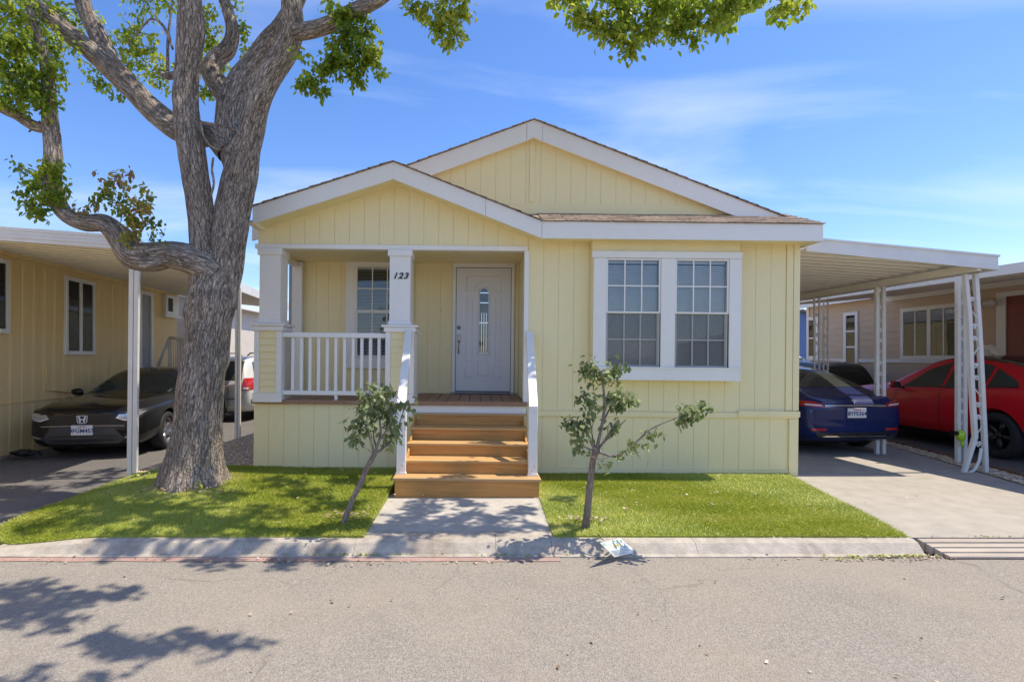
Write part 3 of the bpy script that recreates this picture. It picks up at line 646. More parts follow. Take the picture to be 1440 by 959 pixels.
# porch window
pw = part('porch_window'); PY = YB - .04
def HP(px, py): return PL(house, px, py, PY)
a0, t1 = HP(487, 364); a1 = HP(501, 400)[0]; t0 = HP(520, 374)[1]; b1_ = HP(568, 400)[0]; b2_ = HP(582, 400)[0]; s1_ = HP(520, 502)[1]; s0_ = HP(520, 518)[1]; m_ = HP(520, 438)[1]
MB().box(a0, a1, PY - .01, YB - .0135, s1_ + .001, t0 - .001).build('casing', M['white'], pw, bevel=.004); MB().box(b1_, b2_, PY - .01, YB - .0135, s1_ + .001, t0 - .001).build('casing', M['white'], pw, bevel=.004)
MB().box(a0 - .01, b2_ + .01, PY - .014, YB - .0135, t0, t1).build('casing', M['white'], pw, bevel=.004)
MB().box(a0 - .01, b2_ + .01, PY - .014, YB - .0135, s0_, s1_).build('casing', M['white'], pw, bevel=.004)
MB().box(a1, b1_, YB - .018, YB - .0134, s1_, t0).build('dark_backing', M['inside'], pw)
sash(pw, a1 + .001, b1_ - .001, m_, t0 - .002, PY - .028, 3, 2, .022)
sash(pw, a1 + .005, b1_ - .005, s1_ + .002, m_ + .02, PY - .005, 3, 1, .024) if False else sash(pw, a1 + .005, b1_ - .005, s1_ + .002, m_ - .002, PY - .024, 3, 2, .024)
blinds(pw, a1 + .02, b1_ - .02, s1_ + .03, t0 - .02, PY + .012, .022, .3)
# front door
dr = part('front_door'); DY = YB - .03
def HD(px, py): return PL(house, px, py, DY)
f0, ft = HD(637, 370); f1 = HD(724, 370)[0]; d0, dt = HD(642, 376.5); d1 = HD(719, 400)[0]; db = zDeck + .045
MB().box(f0, d0 - .004, DY - .015, YB - .0135, zDeck + .001, dt + .004).build('jamb', M['white'], dr, bevel=.004); MB().box(d1 + .004, f1, DY - .015, YB - .0135, zDeck + .001, dt + .004).build('jamb', M['white'], dr, bevel=.004)
MB().box(f0 - .005, f1 + .005, DY - .018, YB - .0135, dt + .005, ft).build('head_casing', M['white'], dr, bevel=.004)
MB().box(d0 - .004, d1 + .004, DY + .012, YB - .0134, zDeck, dt + .004).build('weather_strip', M['dark_gap'], dr)
MB().box(d0 + .004, d1 - .004, DY - .002, DY + .011, db, dt - .004).build('slab', M['door'], dr, bevel=.002)
MB().box(f0, f1, DY - .06, DY + .01, zDeck + .001, zDeck + .03).build('threshold', M['grey'], dr, bevel=.003)
MB().box(d0, d1, DY - .075, DY - .061, zDeck + .001, zDeck + .012).build('mat_strip', M['black'], dr)
def frame_mould(pts, name, closed=True, r_=.008, y=DY - .003):
    P = [(x, y, z) for x, z in pts]
    if closed: P = P + [P[0], P[1]]
    MB().tube(P, r_, 6).build(name, M['door'], dr)
def dx_(px): return HD(px, 450)[0]
def dz_(py): return HD(680, py)[1]
def arch(x0, x1, zb, zs, n=10):
    cx_, rr = (x0 + x1) / 2, (x1 - x0) / 2
    return [(x0, zb), (x1, zb)] + [(cx_ + rr * math.cos(math.pi * k / n), zs + rr * math.sin(math.pi * k / n)) for k in range(n + 1)]
lite = arch(dx_(674), dx_(687), dz_(496.5), dz_(412)); 
MB().prism(lite, DY - .006, DY - .0025).build('arched_lite', M['glass'], dr)
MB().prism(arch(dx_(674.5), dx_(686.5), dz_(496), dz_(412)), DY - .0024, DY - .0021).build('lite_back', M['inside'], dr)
frame_mould(arch(dx_(672.5), dx_(688.5), dz_(498.5), dz_(411.5)), 'lite_moulding', r_=.009)
for xx in (677.2, 680.5, 683.8): MB().box(dx_(xx) - .003, dx_(xx) + .003, DY - .009, DY - .006, dz_(496), dz_(440)).build('came', M['chrome'], dr)
for yy in (412, 426, 454): MB().box(dx_(674.5), dx_(686.5), DY - .009, DY - .006, dz_(yy) - .006, dz_(yy) + .006).build('came', M['chrome'], dr)
frame_mould([(dx_(655.5), dz_(410)), (dx_(655.5), dz_(389)), (dx_(704), dz_(389)), (dx_(704), dz_(410)), (dx_(693), dz_(410))] + [(dx_(680.5) + (dx_(693) - dx_(680.5)) * math.cos(math.pi * k / 8), dz_(408) + (dx_(693) - dx_(680.5)) * math.sin(math.pi * k / 8)) for k in range(9)] + [(dx_(668), dz_(410))], 'panel_moulding')
for q in (((656, 664), (418, 508)), ((697, 704), (418, 508)), ((655, 666), (514, 530)), ((672, 688), (507, 528)), ((695, 705), (514, 530))):
    (x0, x1), (y0, y1) = q; frame_mould([(dx_(x0), dz_(y1)), (dx_(x1), dz_(y1)), (dx_(x1), dz_(y0)), (dx_(x0), dz_(y0))], 'panel_moulding', r_=.006)
MB().lathe([(0, -.03), (.024, -.03), (.028, -.01), (.03, 0)], 'y', 16, (dx_(645.5), DY - .002, dz_(461))).build('deadbolt', M['nickel'], dr)
MB().box(dx_(643.5), dx_(648), DY - .02, DY - .002, dz_(482), dz_(471)).build('handle_plate', M['nickel'], dr, bevel=.006)
MB().tube([(dx_(645.5), DY - .02, dz_(479)), (dx_(645.5), DY - .055, dz_(483)), (dx_(645.5), DY - .06, dz_(490)), (dx_(645.5), DY - .03, dz_(497)), (dx_(645.5), DY - .002, dz_(497.5))], .009, 8).build('handle', M['nickel'], dr)
MB().lathe([(0, -.008), (.016, -.008), (.018, 0)], 'y', 12, (H(620, 437, 8.3)[0], YB - .014, H(620, 437, 8.3)[1])).build('doorbell', M['yellow'], house)
# --- main gable wall
w = part('main_gable')
gx1 = H(1040, 300, 6.85 + YG)[0]
MB().prism([(lMx + .2, zG0 - .5), (gx1 + .2, zG0 - .5), (gx1 + .2, zmain(gx1 + .2) - .1), (aM[0], aM[1] - .1), (lMx + .2, zmain(lMx + .2) - .1)], YG + .001, YG + .1).build('wall', M['yellow'], w)
planks(w, -1.2, gx1 + .15, .2, zG0 - .15, lambda x: zmain(x) - .13, YG, breaks=(aM[0],))
MB().box(-.6, gx1 - .02, YG - .02, YG - .007, zG0 - .15, H(900, 289, 6.85 + YG)[1]).build('base_board', M['yellow'], w, bevel=.003)
MB().box(H(745, 220, 7.17)[0], H(752, 220, 7.17)[0], YG - .02, YG - .007, H(900, 286, 7.17)[1], aM[1] - .2).build('centre_batten', M['yellow'], w, bevel=.003)
# --- roofs
rf = part('roof')
def rake(name, pts, y0, y1, dn, parent=rf, m='white', up=0):
    """board that follows the polyline pts (x,z), its plumb depth dn"""
    mb = MB()
    for (x0, z0), (x1, z1) in zip(pts, pts[1:]):
        MB().prism([(x0, z0 - dn), (x1, z1 - dn), (x1, z1 + up), (x0, z0 + up)], y0, y1).build(name, M[m], parent, bevel=.003)
yF = -.35
rake('fascia', [lP, aP], yF, yF + .03, fw); rake('fascia', [aP, (H(683, 280, 6.5)[0], zporch(H(683, 280, 6.5)[0]))], yF, yF + .03, fw)
xm = H(683, 280, 6.5)[0]
rake('fascia', [(xm + .003, zporch(xm + .003)), rP], yF, yF + .03, fw); rake('fascia', [(rP[0] + .003, zE), rR], yF, yF + .03, fw)
rake('soffit', [(lP[0] + .01, lP[1]), aP], yF + .031, -.0, fw - .03, m='yellow', up=-fw + .045); rake('soffit', [aP, rP], yF + .031, .0, fw - .03, m='yellow', up=-fw + .045); rake('soffit', [rP, (rR[0] - .01, zE)], yF + .031, .0, fw - .03, m='yellow', up=-fw + .045)
# frieze closing the wall top behind the soffit is the wall itself; side fascias
MB().box(rR[0] - .025, rR[0], yF + .031, BACK + .3, zE - fw, zE).build('side_fascia', M['white'], rf)
MB().box(xR + .015, rR[0] - .026, .0, BACK + .3, zE - fw + .015, zE - fw + .03).build('side_soffit', M['yellow'], rf)
MB().box(lP[0], lP[0] + .025, yF + .031, 1.0, lP[1] - fw, lP[1] - .01).build('side_fascia', M['white'], rf)
MB().box(lMx, lMx + .025, 1.01, BACK + .3, zmain(lMx) - .2, zmain(lMx) - .01).build('side_fascia', M['white'], rf)
MB().box(lP[0] + .026, xL + .01, yF + .031, 1.5, lP[1] - fw + .015, lP[1] - fw + .03).build('side_soffit', M['yellow'], rf)
# decks of the porch roof
for (q0, q1) in ((lP, aP), (aP, rP)):
    MB().prism([(q0[0], q0[1] - .02), (q1[0], q1[1] - .02), (q1[0], q1[1] + .004), (q0[0], q0[1] + .004)], yF + .002, .56).build('roof_deck', M['shingle'], rf)
# main gable: fascia, soffit, deck
xm1, xm2 = H(741, 180, 7.05)[0], H(763, 180, 7.05)[0]; fM = .235; yM = .20
rake('fascia', [(lMx, zmain(lMx)), (xm1 - .003, zmain(xm1))], yM, yM + .03, fM); rake('fascia', [(xm2 + .003, zmain(xm2)), (rM[0], rM[1])], yM, yM + .03, fM)
MB().prism([(xm1, zmain(xm1) - fM), (aM[0], aM[1] - fM + .01), (xm2, zmain(xm2) - fM), (xm2, zmain(xm2)), (aM[0], aM[1]), (xm1, zmain(xm1))], yM - .004, yM + .032).build('fascia', M['white'], rf, bevel=.003)
rake('soffit', [(lMx, zmain(lMx)), aM], yM + .031, YG, fM - .03, m='yellow', up=-fM + .045); rake('soffit', [aM, (rM[0] + .0, rM[1])], yM + .031, YG, fM - .03, m='yellow', up=-fM + .045)
for q0, q1 in (((lMx, zmain(lMx)), aM), (aM, (rR[0], zmain(rR[0])))):
    MB().prism([(q0[0], q0[1] - .02), (q1[0], q1[1] - .02), (q1[0], q1[1] + .004), (q0[0], q0[1] + .004)], yM + .002, BACK + .35).build('roof_deck', M['shingle'], rf)
MB().prism([(lMx + .2, zE - .1), (rR[0] - .2, zE - .1), (aM[0], aM[1] - .1)], BACK, BACK + .08).build('back_gable', M['yellow'], rf)
# front skirt roof over the big window
zS1 = zG0 - .0 + (.56 - YG) * .4
MB().hexa([(rP[0] + .0, yF + .002, zE - .018), (rR[0], yF + .002, zE - .018), (rR[0], .56, zS1 - .018), (rP[0] - .25, .56, zS1 - .018), (rP[0] + .0, yF + .002, zE + .003), (rR[0], yF + .002, zE + .003), (rR[0], .56, zS1 + .003), (rP[0] - .25, .56, zS1 + .003)]).build('roof_deck', M['shingle'], rf)
# shingle courses: real tabs lying on the decks, joined
def courses(name, o, eu, ev, nu, nv, wu, wv, nrm, clip=None):
    mb = MB()
    for j in range(nv):
        for i in range(-1, nu):
            u0 = (i + (.5 if j % 2 else 0)) * wu + random.uniform(-.01, .01); u1 = u0 + wu - .006
            u0, u1 = max(u0, 0), min(u1, nu * wu)
            if u1 - u0 < .02: continue
            v0 = j * wv - .02 + random.uniform(-.006, .006); v1 = v0 + wv + .03; h0 = .013 + random.uniform(0, .005)
            P = lambda u, v, h: tuple(Vector(o) + Vector(eu) * u + Vector(ev) * v + Vector(nrm) * h)
            mb.hexa([P(u0, v0, .002), P(u1, v0, .002), P(u1, v1, .002), P(u0, v1, .002), P(u0, v0, h0), P(u1, v0, h0), P(u1, v1, .006), P(u0, v1, .006)])
    mb.build(name, M['shingle'], rf, kind='stuff')
ev = Vector((0, .91, zS1 - zE)).normalized()
courses('shingles', (rP[0] + .01, yF - .005, zE + .003), (1, 0, 0), tuple(ev), 12, 8, (rR[0] + .01 - rP[0]) / 12, .128, (0, -ev.z, ev.y))
def slope_courses(q0, q1, y0, ny):
    e = (Vector((q1[0], 0, q1[1])) - Vector((q0[0], 0, q0[1]))); L = e.length; e.normalize(); n = Vector((-e.z, 0, e.x)) if e.x > 0 else Vector((e.z, 0, -e.x))
    nv = max(2, int(L / .14)); courses('shingles', (q0[0], y0, q0[1] + .003), (0, 1, 0), tuple(e), ny, nv, .3, L / nv, tuple(n))
slope_courses(lP, aP, yF - .03, 3); slope_courses(rP, aP, yF - .03, 3); slope_courses((lMx, zmain(lMx)), aM, yM - .03, 8); slope_courses((rR[0], zmain(rR[0])), aM, yM - .03, 8)
# ------------------------------------------------------------------ front steps
stp = thing('front_steps', 'orange brown wooden front steps with white sloping handrails leading up to the porch', 'steps', (0, 6.85, 0)); stp.rotation_euler = (0, R(.6), 0)
def S(px, py, D): return PL(stp, px, py, D - 6.85)
zt = [zDeck - .145 * k for k in range(1, 6)]; yf = [-.06, -.33, -.64, -.94, -1.13]
yf = [-.08, -.355, -.635, -.915, -1.13]
sx0, sx1 = S(572, 640, 6.1)[0], S(744, 640, 6.1)[0]; bx0_, bx1_ = S(554.5, 690, 5.72)[0], S(758.5, 690, 5.72)[0]
for k in range(5):
    z = zt[k]; f = yf[k]; back = -.03 if k == 0 else yf[k - 1] + .035; x0, x1 = (sx0, sx1) if k < 4 else (bx0_, bx1_)
    MB().box(x0 - .02, x1 + .02, f, back + (.0 if k else .0), z - .03, z).build('tread', M['tread'], stp, bevel=.006)
    zl = zt[k + 1] if k < 4 else -.06
    MB().box(x0, x1, f + .022, f + .04, zl + .001, z - .031).build('riser', M['step'], stp, bevel=.002)
    if k == 4:
        for q in (x0, x1 - .018): MB().box(q, q + .018, f + .041, -.75, -.06, z - .031).build('side_board', M['step'], stp)
for q in (sx0 - .0, sx1 - .02):
    MB().prism([(0, 0), (1, 0), (1, 1), (0, 1)], 0, 1) if False else None
    mb = MB(); pr = [(yf[4] + .2, -.05)] ; 
    pts = [(yf[3] + .05, -.06), (-.03, -.06), (-.03, zt[0] - .032), (yf[0] + .05, zt[0] - .032), (yf[3] + .05, zt[3] - .032)]
    n_ = len(pts); vs = [(q, y, z) for y, z in pts] + [(q + .02, y, z) for y, z in pts]
    mb.add(vs, [tuple(range(n_ - 1, -1, -1)), tuple(range(n_, 2 * n_))] + [(i, (i + 1) % n_, (i + 1) % n_ + n_, i + n_) for i in range(n_)])
    mb.build('stringer', M['step'], stp)
def handrail(pt, pb, ptop, pbot, w, side):
    h = bpy.data.objects.new('handrail', None); col.objects.link(h); h.parent = stp
    xa, za = S(*pt, 6.78); xb, zb = S(*ptop, 5.93); xc, zc = S(*pbot, 5.93)
    ya, yb = -.07, -.92
    MB().box(xb - w / 2, xb + w / 2, yb - .05, yb + .04, zt[4] + .001, zb).build('post', M['white'], h, bevel=.006)
    MB().box(xb - w / 2 - .008, xb + w / 2 + .008, yb - .058, yb + .048, zt[4] + .001, zt[4] + .02).build('post_base', M['white'], h)
    d = .045
    MB().hexa([(xb - w / 2, yb - .06, zb - .05), (xb + w / 2, yb - .06, zb - .05), (xa + d, ya, za - .1), (xa - d, ya, za - .1), (xb - w / 2, yb - .06, zb + .012), (xb + w / 2, yb - .06, zb + .012), (xa + d, ya, za), (xa - d, ya, za)]).build('rail', M['white'], h, bevel=.005)
    for dz in (.05, .1): MB().lathe([(0, -.006), (.008, -.006), (.01, 0)], 'y', 8, (xb + (.015 if dz > .07 else -.012), yb - .0505, zt[4] + dz)).build('bolt', M['chrome'], h)
handrail((575, 461), None, (565.5, 567), (565.5, 677), .098, -1)
handrail((745, 466), None, (749.5, 572), (749.5, 677), .098, 1)
# ------------------------------------------------------------------ trees
def catmull(P, step):
    out = []
    for i in range(len(P) - 1):
        p0, p1, p2, p3 = P[max(i - 1, 0)], P[i], P[i + 1], P[min(i + 2, len(P) - 1)]
        n = max(1, int((p2[:3] - p1[:3]).length / step)) if isinstance(p1, Vector) else max(1, int(np.linalg.norm(p2[:3] - p1[:3]) / step))
        for k in range(n):
            t = k / n
            out.append(.5 * ((2 * p1) + (p2 - p0) * t + (2 * p0 - 5 * p1 + 4 * p2 - p3) * t * t + (3 * p1 - p0 - 3 * p2 + p3) * t ** 3))
    out.append(P[-1]); return out
class Wood:
    def __init__(s): s.v = []; s.f = []; s.b = []
    def limb(s, pts, seg=24, step=.045, rough=.12, flare=None, knots=()):
        """pts: (x,y,z,r). Round limb with furrowed, uneven bark"""
        P = catmull([np.array(p, float) for p in pts], step); o = len(s.v); L = random.uniform(0, 50)
        a = None
        for i, p in enumerate(P):
            t = Vector(P[min(i + 1, len(P) - 1)][:3] - P[max(i - 1, 0)][:3]).normalized()
            if a is None:
                a = t.cross(Vector((0, 1, 0)));
                if a.length < .1: a = t.cross(Vector((1, 0, 0)))
                a.normalize()
            a = (a - t * a.dot(t)).normalized(); b = t.cross(a); r = max(p[3], .003)
            if i: L += float(np.linalg.norm(p[:3] - P[i - 1][:3]))
            for k in range(seg):
                th = 2 * math.pi * k / seg; c, sn = math.cos(th), math.sin(th)
                q = (c * r, sn * r, L)
                rid = mnoise.noise((q[0] * 21, q[1] * 21, L * 2.6)) + .5 * mnoise.noise((q[0] * 40, q[1] * 40, L * 5)); big = mnoise.noise((q[0] * 5, q[1] * 5, L * 2.2))
                rr = r * (1 + rough * .55 * big) + min(.016, r * .1) * rid
                if flare and i < len(P) * flare[0]:
                    h = 1 - i / (len(P) * flare[0]); rr += flare[1] * h ** 2.2 * (.65 + .5 * math.sin(th * 5 + .6) + .3 * math.sin(th * 3 + 2))
                for (kx, kth, kr, kh) in knots:
                    d2 = ((i / len(P) - kx) / kr) ** 2 + (((th - kth + math.pi) % (2 * math.pi) - math.pi) / (kr * 8)) ** 2
                    rr += kh * math.exp(-d2)
                s.v.append(tuple(Vector(p[:3]) + (a * c + b * sn) * rr)); s.b.append(q)
        n = len(P)
        for i in range(n - 1):
            for k in range(seg):
                k2 = (k + 1) % seg; s.f.append((o + i * seg + k, o + i * seg + k2, o + (i + 1) * seg + k2, o + (i + 1) * seg + k))
        s.f.append(tuple(o + (n - 1) * seg + k for k in range(seg)))
        return P
    def build(s, name, m, parent):
        me = bpy.data.meshes.new(name); me.from_pydata(s.v, [], s.f); me.update()
        at = me.attributes.new('bark', 'FLOAT_VECTOR', 'POINT'); at.data.foreach_set('vector', np.array(s.b, np.float32).ravel())
        me.polygons.foreach_set('use_smooth', [True] * len(me.polygons)); me.materials.append(m)
        return obj(name, me, parent)
class Leaves:
    def __init__(s): s.v = []; s.f = []; s.t = []
    def leaf(s, p, d, up, L, wd, t):
        d = d.normalized(); side = d.cross(up)
        if side.length < .05: side = d.cross(Vector((1, .3, 0)))
        side.normalize(); n = side.cross(d); o = len(s.v); bend = random.uniform(-.25, .1)
        s.v += [tuple(p), tuple(p + d * L * .35 + side * wd * .5 + n * wd * .18), tuple(p + d * L * .72 + side * wd * .36 + n * (wd * .1 + bend * L * .3)), tuple(p + d * L + n * bend * L * .6),
                tuple(p + d * L * .72 - side * wd * .36 + n * (wd * .1 + bend * L * .3)), tuple(p + d * L * .35 - side * wd * .5 + n * wd * .18), tuple(p + d * L * .5 + n * bend * L * .12)]
        s.f += [(o, o + 1, o + 6), (o + 1, o + 2, o + 6), (o + 2, o + 3, o + 6), (o + 3, o + 4, o + 6), (o + 4, o + 5, o + 6), (o + 5, o, o + 6)]
        s.t += [t] * 7
    def clump(s, c, r, n, L=.075, wd=.045, tint=.45, spread=.2, flat=1.0, sprays=None, twig=None):
        """leaves on small drooping sprays spread through a ball"""
        k = sprays or max(3, n // 9); per = max(2, n // k); c = Vector(c)
        for _ in range(k):
            v = Vector((random.gauss(0, 1), random.gauss(0, 1), random.gauss(0, 1)))
            v = v.normalized() * r * random.random() ** .45; v.z *= flat; q = c + v; st = tint + random.gauss(0, spread * .6)
            if twig is not None and random.random() < .5: twig.tube([c + v * .2, c + v * .6 + Vector((0, 0, .02)), q], [.004, .003, .002], 4, cap=False)
            ax = Vector((random.gauss(0, 1), random.gauss(0, 1), random.gauss(-.5, .5))).normalized()
            for j in range(per):
                p = q + ax * (j / per - .5) * .16 + Vector((random.gauss(0, .02), random.gauss(0, .02), random.gauss(0, .02)))
                d = Vector((random.gauss(0, .8), random.gauss(0, .8), random.gauss(-.75, .5))) + ax * .4
                sc = random.uniform(.65, 1.25)
                s.leaf(p, d, Vector((random.gauss(0, .5), random.gauss(0, .5), 1)), L * sc, wd * sc, min(1, max(0, st + random.gauss(0, spread))))
    def build(s, name, m, parent):
        me = bpy.data.meshes.new(name); me.from_pydata(s.v, [], s.f); me.update()
        at = me.attributes.new('tint', 'FLOAT', 'POINT'); at.data.foreach_set('value', s.t); me.materials.append(m)
        return obj(name, me, parent, kind='stuff')
tree = thing('shade_tree', 'tall shade tree with furrowed grey bark and a forked trunk growing from the front lawn', 'tree', TRUNK)
def wp(px, py, D, r): v = W(px, py, D) - TRUNK; return (*v, r)
wd_ = Wood(); D0 = 5.93
wd_.limb([wp(272, 700, D0, .38), wp(272, 688, D0, .345), wp(272, 665, D0, .315), wp(274, 640, D0, .28), wp(278, 600, D0, .246), wp(281, 560, D0, .236), wp(288, 505, D0, .226), wp(295, 455, D0, .225), wp(299, 420, D0, .242), wp(304, 385, D0, .21), wp(310, 350, D0, .13)], seg=72, step=.02, rough=.10, flare=(.2, .11), knots=((.72, 0.3, .05, .05), (.55, 3.4, .04, .03), (.4, 4.6, .03, .035), (.62, 4.9, .03, .03)))
wd_.limb([wp(290, 440, 5.9, .17), wp(289, 400, 5.88, .16), wp(286, 350, 5.86, .135), wp(282, 300, 5.84, .128), wp(273, 240, 5.82, .13), wp(266, 190, 5.82, .14), wp(261, 140, 5.8, .125), wp(264, 90, 5.78, .12), wp(268, 40, 5.75, .135), wp(266, 0, 5.7, .118), wp(258, -60, 5.6, .11), wp(262, -180, 5.4, .09), wp(290, -330, 5.2, .05)], seg=40, step=.026, knots=((.42, 1.2, .04, .03), (.7, 5, .03, .04)))
wd_.limb([wp(310, 432, D0, .16), wp(315, 385, 5.94, .18), wp(321, 340, 5.95, .185), wp(326, 300, 5.95, .183), wp(335, 260, 5.95, .178), wp(343, 228, 5.9, .155), wp(352, 190, 5.86, .13), wp(364, 145, 5.8, .122), wp(381, 103, 5.74, .125), wp(402, 70, 5.68, .122), wp(411, 38, 5.6, .112), wp(409, -4, 5.5, .095), wp(395, -90, 5.3, .085), wp(420, -220, 5.1, .06)], seg=44, step=.026, knots=((.36, .2, .03, .06), (.5, 2.6, .04, .03), (.30, 5.2, .025, .05)))
wd_.limb([wp(334, 245, 6.02, .13), wp(327, 205, 6.05, .155), wp(324, 170, 6.1, .155), wp(332, 130, 6.15, .15), wp(352, 95, 6.2, .122), wp(378, 60, 6.2, .11), wp(402, 30, 6.15, .10), wp(425, -20, 6.1, .09), wp(470, -120, 6.1, .06)], seg=36, step=.026)
wd_.limb([wp(326, 150, 6.15, .12), wp(308, 120, 6.18, .115), wp(296, 100, 6.2, .10), wp(303, 85, 6.25, .095), wp(320, 70, 6.3, .09), wp(327, 45, 6.3, .075), wp(320, 15, 6.3, .065), wp(312, -20, 6.3, .06), wp(310, -120, 6.2, .04)], seg=28, step=.026)
wd_.limb([wp(300, 97, 6.2, .06), wp(275, 97, 6.25, .05), wp(236, 108, 6.3, .04), wp(226, 100, 6.35, .03)], seg=16)
wd_.limb([wp(322, 215, 6.0, .13), wp(300, 192, 6.05, .125), wp(270, 190, 6.1, .13), wp(243, 178, 6.15, .135), wp(215, 155, 6.15, .125), wp(185, 125, 6.1, .115), wp(160, 100, 6.05, .115), wp(125, 70, 5.95, .10), wp(90, 42, 5.85, .095), wp(60, 18, 5.75, .085), wp(35, -8, 5.7, .075), wp(-30, -60, 5.5, .06), wp(-120, -120, 5.4, .04)], seg=36, step=.026)
wd_.limb([wp(172, 110, 6.05, .08), wp(155, 85, 6.05, .10), wp(140, 55, 6.05, .095), wp(124, 25, 6.0, .088), wp(114, -5, 5.95, .08), wp(100, -70, 5.8, .06), wp(110, -200, 5.6, .04)], seg=30, step=.026)
wd_.limb([wp(415, 45, 5.6, .09), wp(440, 42, 5.5, .08), wp(470, 32, 5.35, .075), wp(500, 15, 5.2, .07), wp(530, 2, 5.1, .06), wp(570, -25, 4.95, .055), wp(680, -70, 4.8, .05), wp(820, -60, 4.7, .03)], seg=26, step=.026)
wd_.limb([wp(306, 385, 5.86, .15), wp(275, 368, 5.8, .155), wp(240, 358, 5.75, .145), wp(205, 362, 5.72, .15), wp(182, 355, 5.7, .13), wp(165, 330, 5.68, .11), wp(145, 314, 5.66, .092), wp(118, 313, 5.65, .085), wp(95, 303, 5.63, .082), wp(80, 283, 5.62, .085), wp(73, 255, 5.62, .085), wp(75, 225, 5.62, .083), wp(73, 195, 5.62, .08), wp(70, 165, 5.62, .075), wp(68, 120, 5.6, .06), wp(60, 70, 5.55, .045), wp(40, 10, 5.5, .03)], seg=34, step=.024, rough=.13, knots=((.17, 1.0, .03, .05), (.28, 4, .03, .05)))
wd_.limb([wp(72, 180, 5.62, .05), wp(50, 178, 5.6, .055), wp(25, 163, 5.55, .05), wp(0, 150, 5.5, .05), wp(-40, 120, 5.4, .04)], seg=20, step=.026)
wd_.limb([wp(58, 172, 5.6, .02), wp(44, 183, 5.58, .012), wp(40, 186, 5.57, .006)], seg=8)
# hanging twigs and stubs
for pts in ([(236, 100), (236, 60), (240, 20), (243, -10)], [(238, 55), (228, 35), (212, 27), (195, 45), (180, 62)], [(236, 45), (240, 60), (243, 70)]):
    wd_.limb([wp(x, y, 5.95, .018 - .003 * i) for i, (x, y) in enumerate(pts)], seg=8, step=.05)
for pts in ([(282, 170), (288, 195), (300, 208), (320, 213), (335, 228), (342, 245), (338, 272)], [(284, 172), (312, 177), (335, 185), (338, 190)], [(300, 222), (298, 240), (301, 258), (296, 278)]):
    wd_.limb([wp(x, y, 5.66, .012) for x, y in pts], seg=7, step=.05)
wd_.build('trunk', M['bark'], tree)
lv, lb, tw = Leaves(), Leaves(), MB()
def cl(px, py, D, rpx, n, tint=.45, flat=.9, which=None, spread=.16, L=.058, wd=.034):
    (which or lv).clump(W(px, py, D) - TRUNK, rpx * D / F, int(n * 2.4), L, wd, tint, spread, flat, twig=tw)
